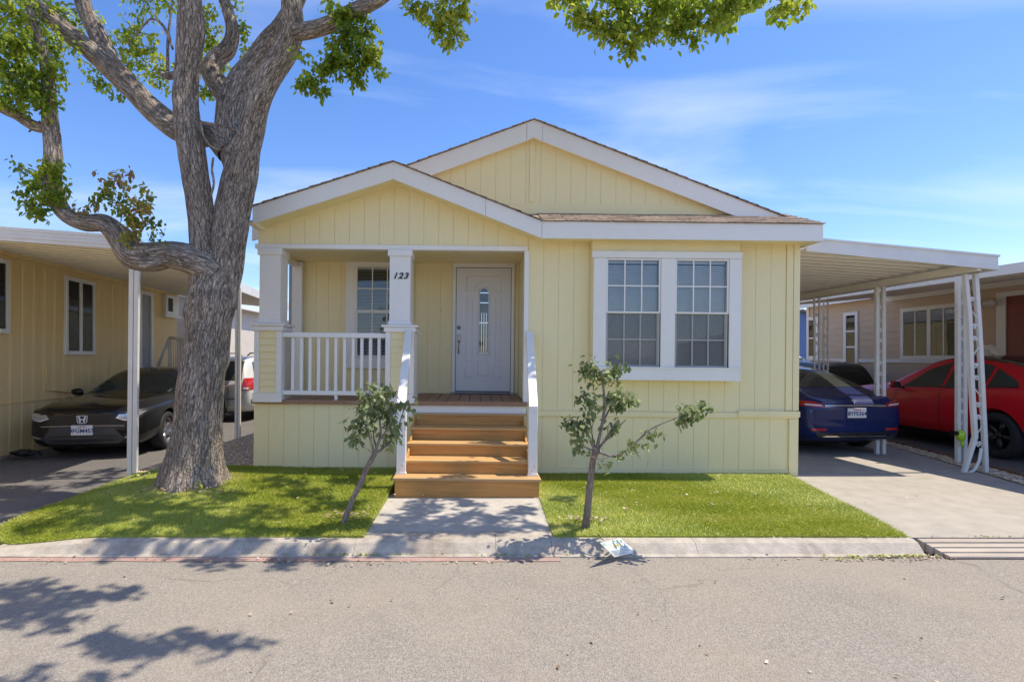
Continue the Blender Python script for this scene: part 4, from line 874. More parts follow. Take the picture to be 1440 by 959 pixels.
for a in [(15, 20, 5.4, 26, 130, .6), (50, 25, 5.6, 30, 120, .5), (85, 20, 5.9, 22, 70), (20, 65, 5.4, 30, 150, .5), (58, 70, 5.6, 26, 120, .35), (15, 105, 5.4, 28, 150, .4), (45, 115, 5.5, 28, 150, .3), (75, 100, 5.6, 20, 70, .4), (20, 140, 5.4, 22, 100, .4), (60, 145, 5.5, 22, 90, .35), (85, 60, 5.7, 18, 50, .5), (-30, 60, 5.3, 60, 260), (-40, 130, 5.3, 30, 80), (-100, 30, 5.2, 70, 240),
          (120, 95, 6.4, 14, 28), (140, 118, 6.4, 14, 34, .3), (112, 60, 6.4, 18, 40, .5), (150, 40, 6.5, 20, 36), (165, 70, 6.5, 24, 80, .55), (190, 45, 6.5, 26, 100, .55), (205, 75, 6.5, 22, 90, .5), (180, 95, 6.4, 16, 44, .4), (228, 95, 6.4, 15, 50, .65), (215, 110, 6.4, 12, 26, .6), (228, 122, 6.3, 9, 16, .5), (160, 132, 6.3, 10, 16, .3), (100, 40, 6.3, 22, 60, .5), (200, 5, 6.4, 30, 70, .4), (235, -5, 6.3, 20, 40),
          (292, 25, 6.4, 20, 70, .6), (300, 60, 6.5, 20, 76, .6), (310, 88, 6.5, 14, 40, .55), (342, 45, 6.4, 13, 36, .35), (348, 72, 6.3, 10, 22, .3), (288, 125, 6.4, 14, 34, .4), (305, 135, 6.3, 9, 16, .3), (285, 90, 6.5, 14, 40, .6), (272, 60, 6.5, 14, 30, .5), (330, 10, 6.4, 16, 30),
          (478, 20, 5.2, 14, 46, .35), (500, 25, 5.2, 16, 80, .3), (515, 45, 5.2, 13, 56, .35), (485, 55, 5.2, 18, 100, .25), (510, 75, 5.2, 16, 80, .3), (475, 85, 5.2, 20, 110, .3), (495, 100, 5.2, 16, 80, .3), (455, 95, 5.2, 13, 46, .35), (440, 115, 5.2, 12, 50, .35), (425, 118, 5.2, 9, 34, .4), (450, 130, 5.2, 11, 30, .3), (525, 75, 5.2, 12, 44, .6), (530, 100, 5.2, 9, 20, .4), (505, 115, 5.2, 8, 18, .4), (425, 78, 5.4, 8, 16, .45), (465, 5, 5.3, 12, 26, .45), (468, 60, 5.2, 9, 22),
          (580, 10, 4.9, 13, 30, .5), (600, 18, 4.9, 13, 40, .65), (615, 35, 4.9, 12, 46, .65), (632, 25, 4.9, 14, 60, .7), (650, 14, 4.9, 11, 44, .75), (640, 48, 4.9, 12, 46, .7), (628, 60, 4.9, 9, 28, .65), (610, 3, 4.9, 18, 30, .5), (650, -15, 4.9, 24, 60),
          (812, 24, 4.8, 12, 50, .65), (835, 28, 4.8, 17, 90, .65), (860, 45, 4.8, 17, 100, .6), (885, 68, 4.8, 14, 70, .6), (880, 30, 4.8, 20, 110, .6), (910, 40, 4.8, 18, 90, .55), (925, 20, 4.8, 20, 100, .5), (950, 42, 4.8, 16, 80, .5), (975, 55, 4.8, 10, 36, .55), (965, 20, 4.8, 20, 100, .5), (1000, 22, 4.8, 18, 90, .5), (1030, 8, 4.8, 16, 70, .55), (1105, 4, 4.8, 11, 36, .6), (1128, 7, 4.8, 10, 34, .65), (1060, -5, 4.8, 14, 40), (870, 0, 4.8, 30, 120), (940, -10, 4.8, 40, 140), (1010, -20, 4.8, 40, 120)]:
    cl(*a)
# epicormic growth along the low limb
for a in [(45, 265, 5.6, 17, 50, .35), (60, 250, 5.55, 14, 44, .45), (70, 275, 5.5, 16, 80, .5), (45, 290, 5.55, 13, 34, .35), (60, 300, 5.5, 12, 34, .3), (85, 250, 5.55, 10, 20, .3), (35, 240, 5.6, 12, 20, .25), (75, 235, 5.52, 12, 40, .55), (92, 268, 5.55, 9, 12), (28, 275, 5.6, 10, 14, .2)]: cl(*a, spread=.2)
for a in [(165, 285, 5.6, 15, 46, .2), (180, 300, 5.55, 14, 44, .35), (195, 285, 5.55, 13, 36, .5), (205, 270, 5.55, 9, 18, .45), (150, 270, 5.6, 14, 30, .3), (170, 255, 5.6, 12, 24, .75), (180, 245, 5.6, 8, 12, .9), (135, 285, 5.62, 12, 22, .2), (118, 300, 5.62, 11, 16, .7), (190, 315, 5.5, 12, 40, .6), (185, 335, 5.5, 9, 26, .6), (212, 315, 5.55, 10, 22, .1), (220, 330, 5.55, 8, 12, .1), (150, 258, 5.6, 10, 16, .8), (200, 295, 5.5, 10, 20, .7)]: cl(*a[:4], int(a[4] * .95), *a[5:], which=lb, spread=.2)
lv.clump(W(280, 682, 5.6) - TRUNK, .05, 16, .05, .03, .9, .1)
# crown overhead, out of the picture: it throws the dappled shade
def over(gx, gy, h, r, n, gz=-.13):   # a bough that shades the ground at gx, gy
    p = Vector((gx, gy, gz)) + SUN * ((h - gz) / SUN.z)
    lv.clump(p - TRUNK, r, int(n * 2.6), .085, .055, .5, .2, .5)
    return p
shade = [(-2.95, 3.62, 5.6, .2, 60), (-2.6, 3.58, 5.3, .2, 60), (-2.78, 3.38, 5.7, .2, 60), (-2.38, 3.62, 5.5, .11, 24), (-3.1, 3.3, 5.9, .2, 50), (-2.5, 3.24, 5.6, .12, 24), (-3.2, 3.7, 5.7, .2, 50), (-2.1, 2.99, 5.5, .16, 44), (-1.75, 3.02, 5.2, .17, 50), (-1.45, 2.99, 5.3, .12, 26), (-1.92, 2.9, 5.6, .15, 40), (-1.28, 2.98, 5.2, .06, 8), (-2.3, 2.58, 5.6, .2, 50), (-1.95, 2.6, 5.5, .14, 30),
         (-.7, 5.0, 5.2, .22, 60), (-.3, 5.0, 5.3, .2, 50), (.15, 4.95, 5.2, .18, 44), (.45, 4.8, 5.2, .14, 30), (-.6, 5.5, 5.3, .2, 50), (-.1, 5.5, 5.2, .18, 44), (-1.5, 4.24, 5.3, .2, 70), (-2.05, 4.27, 5.5, .25, 100), (-1.2, 4.28, 5.2, .12, 40),
         (-3.0, 4.5, 5.8, .28, 110), (-2.4, 4.52, 5.6, .26, 110), (-1.9, 4.55, 5.4, .2, 60), (-2.8, 4.95, 5.9, .3, 120), (-2.1, 5.0, 5.6, .28, 100), (-1.5, 5.3, 5.4, .3, 120), (-1.15, 4.75, 5.2, .16, 50), (-3.5, 4.85, 6.2, .3, 100), (-3.9, 5.4, 6.2, .3, 100), (-2.3, 6.1, 5.9, .3, 110), (-1.6, 6.2, 5.7, .25, 90), (-4.9, 5.4, 6.5, .35, 110), (-5.4, 6.2, 6.7, .4, 120), (-4.8, 6.7, 6.4, .3, 80), (-6.2, 5.4, 6.6, .4, 120), (-5.6, 7.0, 6.8, .35, 90), (-4.4, 6.1, 6.3, .28, 80), (-6.6, 6.4, 6.9, .4, 110), (-5.2, 4.7, 6.5, .25, 60), (-6.0, 4.5, 6.7, .3, 70),
         (-5.0, 5.0, 6.5, .4, 130), (-5.6, 5.6, 6.6, .4, 130), (-6.3, 5.9, 6.8, .45, 130), (-4.7, 5.9, 6.3, .3, 90), (-7.0, 5.2, 6.9, .45, 120), (-5.0, 7.2, 6.7, .35, 90), (-5.9, 6.9, 6.8, .35, 80), (-3.4, 5.3, 6.1, .3, 110), (-2.7, 5.5, 5.9, .3, 110), (-3.9, 4.9, 6.2, .3, 90), (-1.9, 5.7, 5.7, .25, 90), (-.6, 5.3, 5.2, .22, 80), (-.1, 5.1, 5.2, .2, 60), (.35, 5.3, 5.1, .2, 60), (-.5, 4.85, 5.2, .2, 60), (.1, 4.7, 5.1, .16, 46), (-.75, 4.4, 5.2, .16, 46), (-.4, 5.75, 5.3, .18, 50), (.3, 6.1, 5.3, .2, 60), (-.2, 6.3, 5.4, .18, 46), (.85, 5.6, 5.1, .14, 30)]
for a in shade: over(*a)
for c, q in (((-.3, -330), (-.5, -520)), ):
    pass
for gz in (.3, .8, 1.3, 1.8, 2.3, 2.8, 3.3, 3.8, 4.3):
    for dx in (-.25, .15): over(-3.1 + dx + random.uniform(-.12, .12) + gz * .03, 5.8 + random.uniform(-.15, .15), 6.6 + random.uniform(-.3, .5), .24, 60 if gz > 1 else 40, gz)
lv.build('crown', M['leaf'], tree); lb.build('browning_leaves', M['leaf_brown'], tree)
tw.build('twigs', M['bark'], tree, kind='stuff')

def sapling(label, base, stem, crown, lean, leaves, seed):
    random.seed(seed)
    B = G(*base, lawn_z(G(*base).x, G(*base).y)); t = thing('sapling', label, 'sapling', B, group='saplings on the front lawn')
    def q(px, py, dy=0): return W(px, py, B.y + dy) - B
    wv = Wood(); P = [(*q(px, py, lean * k / (len(stem) - 1)), r) for k, (px, py, r) in enumerate(stem)]; P[0] = (P[0][0], P[0][1], -.04, P[0][3])
    wv.limb(P, seg=14, step=.03, rough=.25)
    for pts, r0 in crown:
        wv.limb([(*q(px, py, lean + dy), r0 * (1 - .7 * k / (len(pts) - 1))) for k, (px, py, dy) in enumerate(pts)], seg=8, step=.03, rough=.25)
    wv.build('trunk', M['sap_bark'], t)
    L = Leaves(); tw = MB()
    for px, py, dy, rpx, n, ti in leaves:
        L.clump(q(px, py, lean + dy), rpx * B.y / F, int(n * 1.6), .060, .036, ti, .16, 1.0, sprays=max(3, n // 4), twig=tw)
    L.build('crown', M['sap_leaf'], t); tw.build('twigs', M['sap_bark'], t, kind='stuff')
    # ring of dry litter at the foot
    return t
sapling('young tree with a leaning pale stem and bushy crown, left of the front steps', (484, 735), [(484, 737, .030), (487, 725, .026), (497, 700, .022), (507, 680, .024), (515, 660, .021), (527, 638, .020)],
        [([(527, 638, 0), (520, 615, -.05), (512, 590, -.1), (505, 575, -.12)], .012), ([(527, 638, 0), (535, 610, 0), (534, 585, .02), (540, 560, .05)], .012), ([(527, 638, 0), (548, 622, .05), (560, 600, .1), (570, 570, .15)], .011),
         ([(527, 638, 0), (515, 630, -.08), (505, 622, -.15)], .008), ([(530, 632, 0), (525, 610, .1), (530, 590, .2)], .009), ([(533, 620, 0), (546, 600, -.1), (552, 580, -.15)], .009)], -.12,
        [(518, 560, -.1, 13, 40, .5), (540, 558, 0, 14, 46, .6), (510, 580, -.12, 11, 34, .45), (530, 575, 0, 13, 44, .35), (550, 575, .05, 13, 40, .5), (500, 598, -.1, 9, 26, .4), (498, 615, -.12, 8, 20, .5), (518, 598, -.05, 10, 26, .35), (555, 595, .05, 12, 36, .5), (553, 612, .05, 9, 22, .6), (545, 625, .05, 8, 12, .6), (572, 570, .12, 9, 18, .4), (578, 582, .12, 5, 8, .5), (548, 548, 0, 7, 14, .4)], 11)
sapling('small upright tree with one long side branch, in front of the big window', (823, 741), [(823, 744, .040), (825, 728, .033), (828, 700, .029), (831, 670, .027), (835, 642, .027), (840, 634, .03)],
        [([(838, 636, 0), (848, 590, 0), (850, 560, -.03), (845, 530, -.05), (835, 515, -.05)], .015), ([(838, 636, 0), (825, 610, -.05), (815, 595, -.1), (800, 590, -.12)], .011), ([(838, 634, 0), (860, 610, .05), (880, 590, .08)], .012),
         ([(840, 634, 0), (862, 641, -.03), (885, 630, -.05), (910, 607, -.08), (930, 596, -.1), (955, 586, -.12), (975, 578, -.12)], .011), ([(838, 634, 0), (822, 628, 0), (812, 612, .02)], .008), ([(840, 632, 0), (846, 600, .08), (860, 570, .12), (870, 560, .12)], .012),
         ([(838, 634, 0), (832, 605, .1), (838, 585, .12)], .008), ([(842, 632, 0), (858, 605, -.08), (868, 590, -.1)], .008), ([(836, 634, 0), (828, 640, -.05), (846, 645, -.06), (866, 638, -.08)], .008)], -.31,
        [(823, 512, -.05, 11, 26, .3), (838, 525, -.05, 13, 46, .5), (852, 535, -.03, 13, 44, .6), (868, 520, -.03, 10, 24, .25), (855, 555, .05, 11, 34, .6), (878, 560, .08, 13, 44, .7), (868, 572, .08, 9, 24, .5), (820, 560, -.08, 9, 24, .4), (832, 575, -.08, 10, 30, .4), (806, 595, -.1, 9, 28, .3), (820, 598, -.08, 9, 28, .35), (812, 612, 0, 9, 26, .6), (858, 598, .05, 8, 18, .45), (885, 630, .0, 10, 16, .5), (900, 618, .0, 7, 9, .5), (915, 608, -.05, 5, 5, .4), (962, 582, -.12, 10, 34, .4), (978, 576, -.12, 10, 34, .5), (990, 575, -.12, 6, 12, .6), (850, 648, 0, 5, 8, .8), (815, 630, -.05, 6, 10, .4), (922, 612, -.1, 5, 8, .3)], 23)
random.seed(31)
# ------------------------------------------------------------------ carports
def pans(parent, D0, D1, step, xa, za, xb, zb, m, rib=.028):
    """roof pans side by side; each spans from x = xa(D), z = za to x = xb(D), z = zb"""
    n = int(round((D1 - D0) / step))
    for i in range(n):
        d0 = D0 + (D1 - D0) * i / n + .001; d1 = D0 + (D1 - D0) * (i + 1) / n - .001
        mb = MB(); pr = [(d0, .012), (d0, 0), (d0 + (d1 - d0) * .60, 0), (d0 + (d1 - d0) * .66, -rib), (d0 + (d1 - d0) * .92, -rib), (d1, 0), (d1, .012)]
        k = len(pr); vs = [(xa(d), d, za + h) for d, h in pr] + [(xb(d), d, zb + h) for d, h in pr]
        mb.add(vs, [(j, j + 1, j + 1 + k, j + k) for j in range(k - 1)] + [(k - 1, 0, k, 2 * k - 1), tuple(range(k - 1, -1, -1)), tuple(range(k, 2 * k))])
        mb.build('roof_pan', m, parent)
def scroll_post(parent, pts_a, pts_b, w=.045, scroll=True, y0=0, m='metal_white'):
    """ornamental post: two square tubes with scrollwork between them"""
    p = bpy.data.objects.new('post', None); col.objects.link(p); p.parent = parent
    h = w / 2
    for pts in (pts_a, pts_b):
        mb = MB()
        for (x0, yy0, z0), (x1, yy1, z1) in zip(pts, pts[1:]):
            if z0 > z1: x0, yy0, z0, x1, yy1, z1 = x1, yy1, z1, x0, yy0, z0
            mb.hexa([(x0 - h, yy0 - h, z0), (x0 + h, yy0 - h, z0), (x0 + h, yy0 + h, z0), (x0 - h, yy0 + h, z0), (x1 - h, yy1 - h, z1), (x1 + h, yy1 - h, z1), (x1 + h, yy1 + h, z1), (x1 - h, yy1 + h, z1)])
        mb.build('tube', M[m], p)
    if scroll:
        def at(pts, z):
            for (x0, a, z0), (x1, b, z1) in zip(pts, pts[1:]):
                if min(z0, z1) <= z <= max(z0, z1): t = (z - z0) / (z1 - z0); return x0 + (x1 - x0) * t, a + (b - a) * t
            return pts[-1][0], pts[-1][1]
        ztop = min(pts_a[0][2], pts_b[0][2]) - .2; zb = .3; n = max(2, int((ztop - zb) / .42))
        for i in range(n):
            z0 = zb + (ztop - zb) * i / n; z1 = zb + (ztop - zb) * (i + .82) / n
            q = []
            for k in range(25):
                t = k / 24; z = z0 + (z1 - z0) * t; (xa, ya), (xb, yb) = at(pts_a, z), at(pts_b, z); s = .5 + .42 * math.sin(t * 2 * math.pi) * (1 if i % 2 else -1)
                q.append((xa + (xb - xa) * s, ya + (yb - ya) * s, z))
            MB().tube(q, .008, 6).build('scroll', M[m], p)
            for zc, sg in ((z0 + .035, 1), (z1 - .035, -1)):
                (xa, ya), (xb, yb) = at(pts_a, zc), at(pts_b, zc); cx_, cy_ = (xa + xb) / 2, (ya + yb) / 2
                q = [(cx_ + sg * (.034 - .0035 * k / 2) * math.cos(k * .6), cy_, zc + (.034 - .0035 * k / 2) * math.sin(k * .6)) for k in range(16)]
                MB().tube(q, .009, 6).build('curl', M[m], p)
    return p
YC = 6.85
cp = thing('carport', 'white metal carport on scrolled posts, attached to the right of the yellow house', 'carport', (4.2, YC, 0))
def loc(v): return (v[0] - 4.2, v[1] - YC, v[2])
xr = lambda D: 6.60 - .07 * (D - YC) - 4.2
zl_, zr_ = 2.855, 2.675
cpan = bpy.data.objects.new('roof', None); col.objects.link(cpan); cpan.parent = cp; cpan.location = (0, -YC, 0)
pans(cpan, YC + .025, 17, .205, lambda D: -.02, zl_, lambda D: xr(D) - .03, zr_ + .03, M['roof_under'])
def front_strip(nm, y0, y1, a0, a1, b0, b1, x1, bev):
    MB().hexa([(-.04, y0, a0), (x1, y0, b0), (x1, y1, b0), (-.04, y1, a0), (-.04, y0, a1), (x1, y0, b1), (x1, y1, b1), (-.04, y1, a1)]).build(nm, M['metal_white'], cp, bevel=bev)
front_strip('fascia', 0, .02, 2.81, 2.985, 2.57, 2.755, xr(YC), .004); front_strip('fascia_lip', -.014, -.0005, 2.965, 2.99, 2.735, 2.76, xr(YC) + .01, 0)
xA, xB = xr(YC), xr(17); yB = 17 - YC
MB().hexa([(xA - .02, .022, 2.57), (xA, .022, 2.57), (xB, yB, 2.57), (xB - .02, yB, 2.57), (xA - .02, .022, 2.75), (xA, .022, 2.75), (xB, yB, 2.75), (xB - .02, yB, 2.75)]).build('gutter', M['metal_white'], cp)
MB().hexa([(xA - .24, .03, 2.565), (xA - .19, .03, 2.565), (xB - .19, yB, 2.565), (xB - .24, yB, 2.565), (xA - .24, .03, 2.66), (xA - .19, .03, 2.66), (xB - .19, yB, 2.66), (xB - .24, yB, 2.66)]).build('beam', M['roof_under'], cp)
def post_pts(D, pix): return [loc(W(px, py, D)) for px, py in pix]
scroll_post(cp, post_pts(7.05, [(1357, 386), (1362.5, 445), (1366.5, 548), (1371, 614), (1355.5, 664)]), post_pts(7.05, [(1371.5, 385), (1377, 469), (1381.5, 560), (1384, 610), (1386, 665)]), .048)
pb = bpy.data.objects.new('bent_foot', MB().tube(post_pts(7.03, [(1380, 630), (1377, 648), (1371, 660), (1363, 665)]), .018, 8).mesh('bent_foot', M['metal_white'])); col.objects.link(pb); pb.parent = cp
for D, u0, u1 in ((8.4, 1233, 1242), (9.9, 1145, 1152)):
    y1 = CY + 1.49 * F / D; yt = CY - (2.565 - 1.46) * F / D
    scroll_post(cp, post_pts(D, [(u0, yt), (u0, y1)]), post_pts(D, [(u1, yt), (u1, y1)]), .05 if D < 9 else .026)
# nozzle left on the neighbour's post is built further down
# ------------------------------------------------------------------ right neighbour
rh = thing('brown_house', 'brown lap sided home with red front door and twin white windows behind the red car', 'house', (10.58, 6, 0), R(-86))
def RH(px, py, yl=0): return PL(rh, px, py, yl)
xf = RH(1136, 480)[0]; xn = 3.2; zb1 = 1.43; zb0 = zb1 - .09; ztp = 2.98
w = part('wall', rh)
MB().box(xf, xn, .002, .12, -.1, ztp + .2).build('backing', M['pink_lap'], w)
bh = .165; nbd = int((ztp - zb1 - .0) / bh)
for i in range(nbd):
    z0 = zb1 + .004 + i * bh
    MB().hexa([(xf, -.018, z0), (xn, -.018, z0), (xn, 0, z0), (xf, 0, z0), (xf, -.006, z0 + bh), (xn, -.006, z0 + bh), (xn, 0, z0 + bh), (xf, 0, z0 + bh)]).build('lap_board', M['pink_lap'], w)
MB().box(xf, xn, -.03, -.001, zb0, zb1).build('band_board', M['white'], w)
MB().box(xf - .02, xf + .08, -.03, -.019, -.1, ztp).build('corner_board', M['white'], w)
MB().box(xf, xn, .0, 8, ztp + .2, ztp + .25).build('ceiling', M['roof_grey'], rh)
MB().box(xf, xf + .1, .122, 8, -.1, ztp + .2).build('end_wall', M['pink_lap'], rh)
def rwin(u0, u1, v0, v1, panes, rows=1, name='window'):
    q = part(name, rh); x0, z1 = RH(u0, v0); x1 = RH(u1, v0)[0]; z0 = RH(u1, v1)[1]; z1 = .5 * (z1 + RH(u1, v0)[1]); c = .09
    MB().box(x0, x1, -.045, -.0, z1 - c, z1).build('casing', M['white'], q); MB().box(x0, x1, -.045, -.0, z0, z0 + c).build('casing', M['white'], q)
    n = panes; ww = (x1 - x0 - c) / n
    for i in range(n + 1): MB().box(x0 + i * ww, x0 + i * ww + c, -.044, -.0, z0 + c, z1 - c).build('casing', M['white'], q)
    for i in range(n):
        a, b = x0 + i * ww + c, x0 + (i + 1) * ww
        MB().box(a, b, -.0235, -.019, z0 + c, z1 - c).build('dark_backing', M['inside'], q)
        MB().box(a, b, -.034, -.031, z0 + c, z1 - c).build('pane', M['glass'], q)
        if rows == 0:
            MB().box((a + b) / 2 - .015, (a + b) / 2 + .015, -.040, -.0345, z0 + c, z1 - c).build('mullion', M['white'], q)
            ck = MB()
            for k in range(14): ck.box(a + (b - a) * k / 14, a + (b - a) * (k + .55) / 14, -.029, -.0255, z0 + c, z1 - c)
            ck.build('vertical_blind', M['blind'], q, kind='stuff')
        else:
            for k in range(1, rows): zz = z0 + c + (z1 - z0 - 2 * c) * k / rows; MB().box(a, b, -.040, -.0345, zz - .02, zz + .02).build('mullion', M['white'], q)
            MB().box(a, b, -.029, -.026, z0 + c + .1, z1 - c).build('curtain', M['blind'], q)
rwin(1188, 1208, 439, 515, 1, 3); rwin(1136, 1152, 446, 505, 1, 2)
rwin(1268, 1354, 430, 506, 2, 0)
q = part('front_door', rh); x0 = RH(1404, 416)[0]; x1 = RH(1417, 416)[0]; zt_ = RH(1417, 417)[1]; x2 = x1 + .92
MB().box(x0, x1, -.05, .0, .6, zt_ + .09).build('jamb', M['white'], q); MB().box(x2, x2 + .1, -.05, 0, .6, zt_ + .09).build('jamb', M['white'], q); MB().box(x1, x2, -.05, 0, zt_, zt_ + .09).build('head_casing', M['white'], q)
MB().box(x1 + .003, x2 - .003, -.03, -.019, .62, zt_ - .003).build('slab', M['red_door'], q)
for a, b in ((.1, .43), (.49, .82)):
    for c, d in ((.75, 1.05), (1.13, 1.85), (1.93, 2.3)):
        if d < zt_: MB().box(x1 + a, x1 + b, -.038, -.0305, c, d).build('door_panel', M['red_door'], q, bevel=.006)
MB().lathe([(0, -.07), (.03, -.065), (.03, -.045), (.012, -.04), (.012, -.03)], 'y', 12, (x1 + .07, 0, 1.35)).build('door_knob', M['nickel'], q)
q = part('flood_light', rh); lx, lz = RH(1392, 426)
MB().lathe([(0, -.03), (.06, -.03), (.07, 0)], 'y', 14, (lx, -.019, lz)).build('base', M['white'], q)
for s in (-1, 1):
    MB().lathe([(0, -.11), (.05, -.10), (.085, .02), (.06, .06), (0, .07)], 'y', 14, (lx + s * .12, -.13, lz - .02)).build('lamp_head', M['metal_white'], q)
    MB().tube([(lx, -.04, lz), (lx + s * .09, -.09, lz - .01)], .015, 6).build('arm', M['metal_white'], q)
# entrance rail beside the red door
q = part('entry_rail', rh)
xa, za = RH(1378, 487, -1.0); xb, zb_ = RH(1395, 487, -1.0); xc, zc_ = RH(1425, 513, -1.0)
MB().box(xa, xb, -1.05, -.97, za - .06, za + .02).build('top_rail', M['white'], q); MB().box(xa, xb, -1.04, -.98, za - .5, za - .45).build('bottom_rail', M['white'], q)
for k in range(5): x = xa + (xb - xa) * k / 4; MB().box(x - .02, x + .02, -1.03, -.99, .2, za - .06).build('baluster', M['white'], q)
MB().hexa([(xb, -1.05, zb_ - .08), (xc, -1.05, zc_ - .08), (xc, -.97, zc_ - .08), (xb, -.97, zb_ - .08), (xb, -1.05, zb_ + .02), (xc, -1.05, zc_ + .02), (xc, -.97, zc_ + .02), (xb, -.97, zb_ + .02)]).build('sloping_rail', M['white'], q)
MB().box(xa, x2 + .4, -1.0, -.06, -.1, .58).build('landing', M['roof_grey'], q)
# awning along that house
aw = thing('awning', 'long grey white metal awning along the brown house, sheltering the red car', 'awning', (7, 6, 0))
ax = lambda D: 8.086 - .147 * D - 7; wx = lambda D: 11.0 - .07 * D - 7 - .03
ap = bpy.data.objects.new('roof', None); col.objects.link(ap); ap.parent = aw; ap.location = (0, -6, 0)
pans(ap, 4.2, 13.2, .3, lambda D: ax(D) + .03, 2.62, wx, 2.97, M['roof_under'], .02)
def strip(name, D0, D1, f, z0, z1, t, m, par): return MB().hexa([(f(D0), D0 - 6, z0), (f(D0) + t, D0 - 6, z0), (f(D1) + t, D1 - 6, z0), (f(D1), D1 - 6, z0), (f(D0), D0 - 6, z1), (f(D0) + t, D0 - 6, z1), (f(D1) + t, D1 - 6, z1), (f(D1), D1 - 6, z1)]).build(name, M[m], par)
strip('fascia', 4.2, 13.2, ax, 2.565, 2.70, .03, 'metal_white', aw)
strip('wall_ledger', 4.2, 13.2, lambda D: wx(D) - .09, 2.83, 2.93, .05, 'white', aw)
def apt(D, pix): return [tuple(W(px, py, D) - Vector((7, 6, 0))) for px, py in pix]
scroll_post(aw, apt(7.7, [(1347, 395), (1347, 649)]), apt(7.7, [(1356, 394), (1356, 652)]), .05)
yb_ = CY + 1.49 * F / 10.4; scroll_post(aw, apt(10.4, [(1158, 424), (1158, yb_)]), apt(10.4, [(1164, 423), (1164, yb_)]), .024)
MB().hexa([(10.58 - .07 * 7.2 - .35, 13.25, 2.90), (10.58 - .07 * 7.2 - .3, 13.25, 2.90), (9.55, 16.6, 2.90), (9.5, 16.6, 2.90), (10.58 - .07 * 7.2 - .35, 13.25, 3.08), (10.58 - .07 * 7.2 - .3, 13.25, 3.08), (9.55, 16.6, 3.08), (9.5, 16.6, 3.08)]).build('eave_fascia', M['white'], None) if False else None
ef = part('eave', rh); MB().box(xf - .3, RH(1240, 440)[0], -.32, -.28, 2.92, 3.12).build('fascia', M['white'], ef); MB().box(xf - .3, RH(1240, 440)[0], -.279, .0, 2.96, 2.98).build('soffit', M['white'], ef)
# ------------------------------------------------------------------ left neighbour
lh = thing('tan_house', 'tan yellow home with a white slider window beside the black sedan', 'house', (-7.10, 6, 0), R(95.43))
def LH(px, py, yl=0): return PL(lh, px, py, yl)
le = LH(248, 450)[0]; ls = -4.0
w = part('wall', lh)
pw_ = .405; npn = int((le - ls) / pw_)
for i in range(npn):
    a = ls + (le - ls) * i / npn; b = ls + (le - ls) * (i + 1) / npn - .0018
    MB().box(a, b, -.006, .0, .76, 3.2).build('panel', M['tan'], w)
MB().box(ls, le, .0005, .12, -.1, 3.2).build('backing', M['tan'], w)
MB().box(ls, le, -.022, -.0005, .735, .755).build('seam_strip', M['tan'], w)
MB().box(ls, le, -.012, -.0005, -.1, .73).build('skirting', M['tan'], w)
MB().box(le - .1, le, .121, 7, -.1, 3.2).build('end_wall', M['tan'], lh)
MB().box(ls, le, -.05, -.0065, 3.04, 3.19).build('ledger', M['tan'], lh)
MB().box(ls, le + .2, .0, 7.2, 3.21, 3.3).build('roof', M['metal_white'], lh)
def lwin(u0, u1, v0, v1, name='window'):
    q = part(name, lh); x0 = LH(u0, 450)[0]; x1 = LH(u1, 450)[0]; z1 = .5 * (LH(u0, v0)[1] + LH(u1, v0 + 7)[1]); z0 = .5 * (LH(u0, v1)[1] + LH(u1, v1)[1]); c = .07
    MB().box(x0, x1, -.05, -.0065, z1 - c, z1).build('frame', M['white'], q); MB().box(x0, x1, -.05, -.0065, z0, z0 + c).build('frame', M['white'], q)
    for a in (x0, (x0 + x1 - c) / 2, x1 - c): MB().box(a, a + c, -.048, -.0065, z0 + c, z1 - c).build('frame', M['white'], q)
    MB().box(x0 + c, x1 - c, -.012, -.0066, z0 + c, z1 - c).build('dark_backing', M['inside'], q)
    for a, b in ((x0 + c, (x0 + x1 - c) / 2), ((x0 + x1 + c) / 2, x1 - c)): MB().box(a, b, -.030, -.026, z0 + c, z1 - c).build('pane', M['glass'], q)
    ck = MB()
    for k in range(12): t = x0 + c + (x1 - x0 - 2 * c) * k / 12; ck.box(t, t + (x1 - x0) * .035, -.022, -.016, z0 + c, z1 - c)
    ck.build('vertical_blind', M['blind'], q, kind='stuff')
lwin(89, 131, 389, 499); lwin(-40, 10, 357, 468)
q = part('side_door', lh); x0, x1 = LH(197, 450)[0], LH(210, 450)[0]; z1 = LH(203, 415)[1]
MB().box(x0 - .1, x0, -.05, -.0065, .5, z1 + .08).build('jamb', M['white'], q); MB().box(x1, x1 + .1, -.05, -.0065, .5, z1 + .08).build('jamb', M['white'], q); MB().box(x0, x1, -.05, -.0065, z1, z1 + .08).build('head_casing', M['white'], q)
MB().box(x0, x1, -.025, -.0066, .5, z1).build('slab', M['grey'], q)
q = part('wall_vent', lh); x0, z1 = LH(228, 417); x1 = LH(246, 417)[0]; z0 = LH(228, 437)[1]
MB().box(x0, x1, -.10, -.0065, z0 - .08, z1 + .06).build('box', M['white'], q, bevel=.005); MB().box(x0 + .1, x0 + (x1 - x0) * .5, -.106, -.1005, z0, z1 - .02).build('grille', M['dark_gap'], q)
MB().box(x0 - .1, x1 + .1, -.13, -.0065, z0 - .15, z0 - .085).build('sill', M['white'], q)
q0 = [(*LH(65, 512, -.03), 0), (*LH(65, 548, -.03), 0), (*LH(97, 552, -.03), 0)]
MB().tube([(a, -.03, b) for a, b, _ in q0], .010, 6).build('conduit', M['tan'], lh)
MB().box(ls, LH(54, 629, 0)[0], -.10, -.05, -.12, -.02).build('edging', M['redpaint'], lh) if False else None
cpl = thing('carport', 'long white carport roof over the black sedan, on slim white posts', 'carport', (-4.4, 6.7, 0))
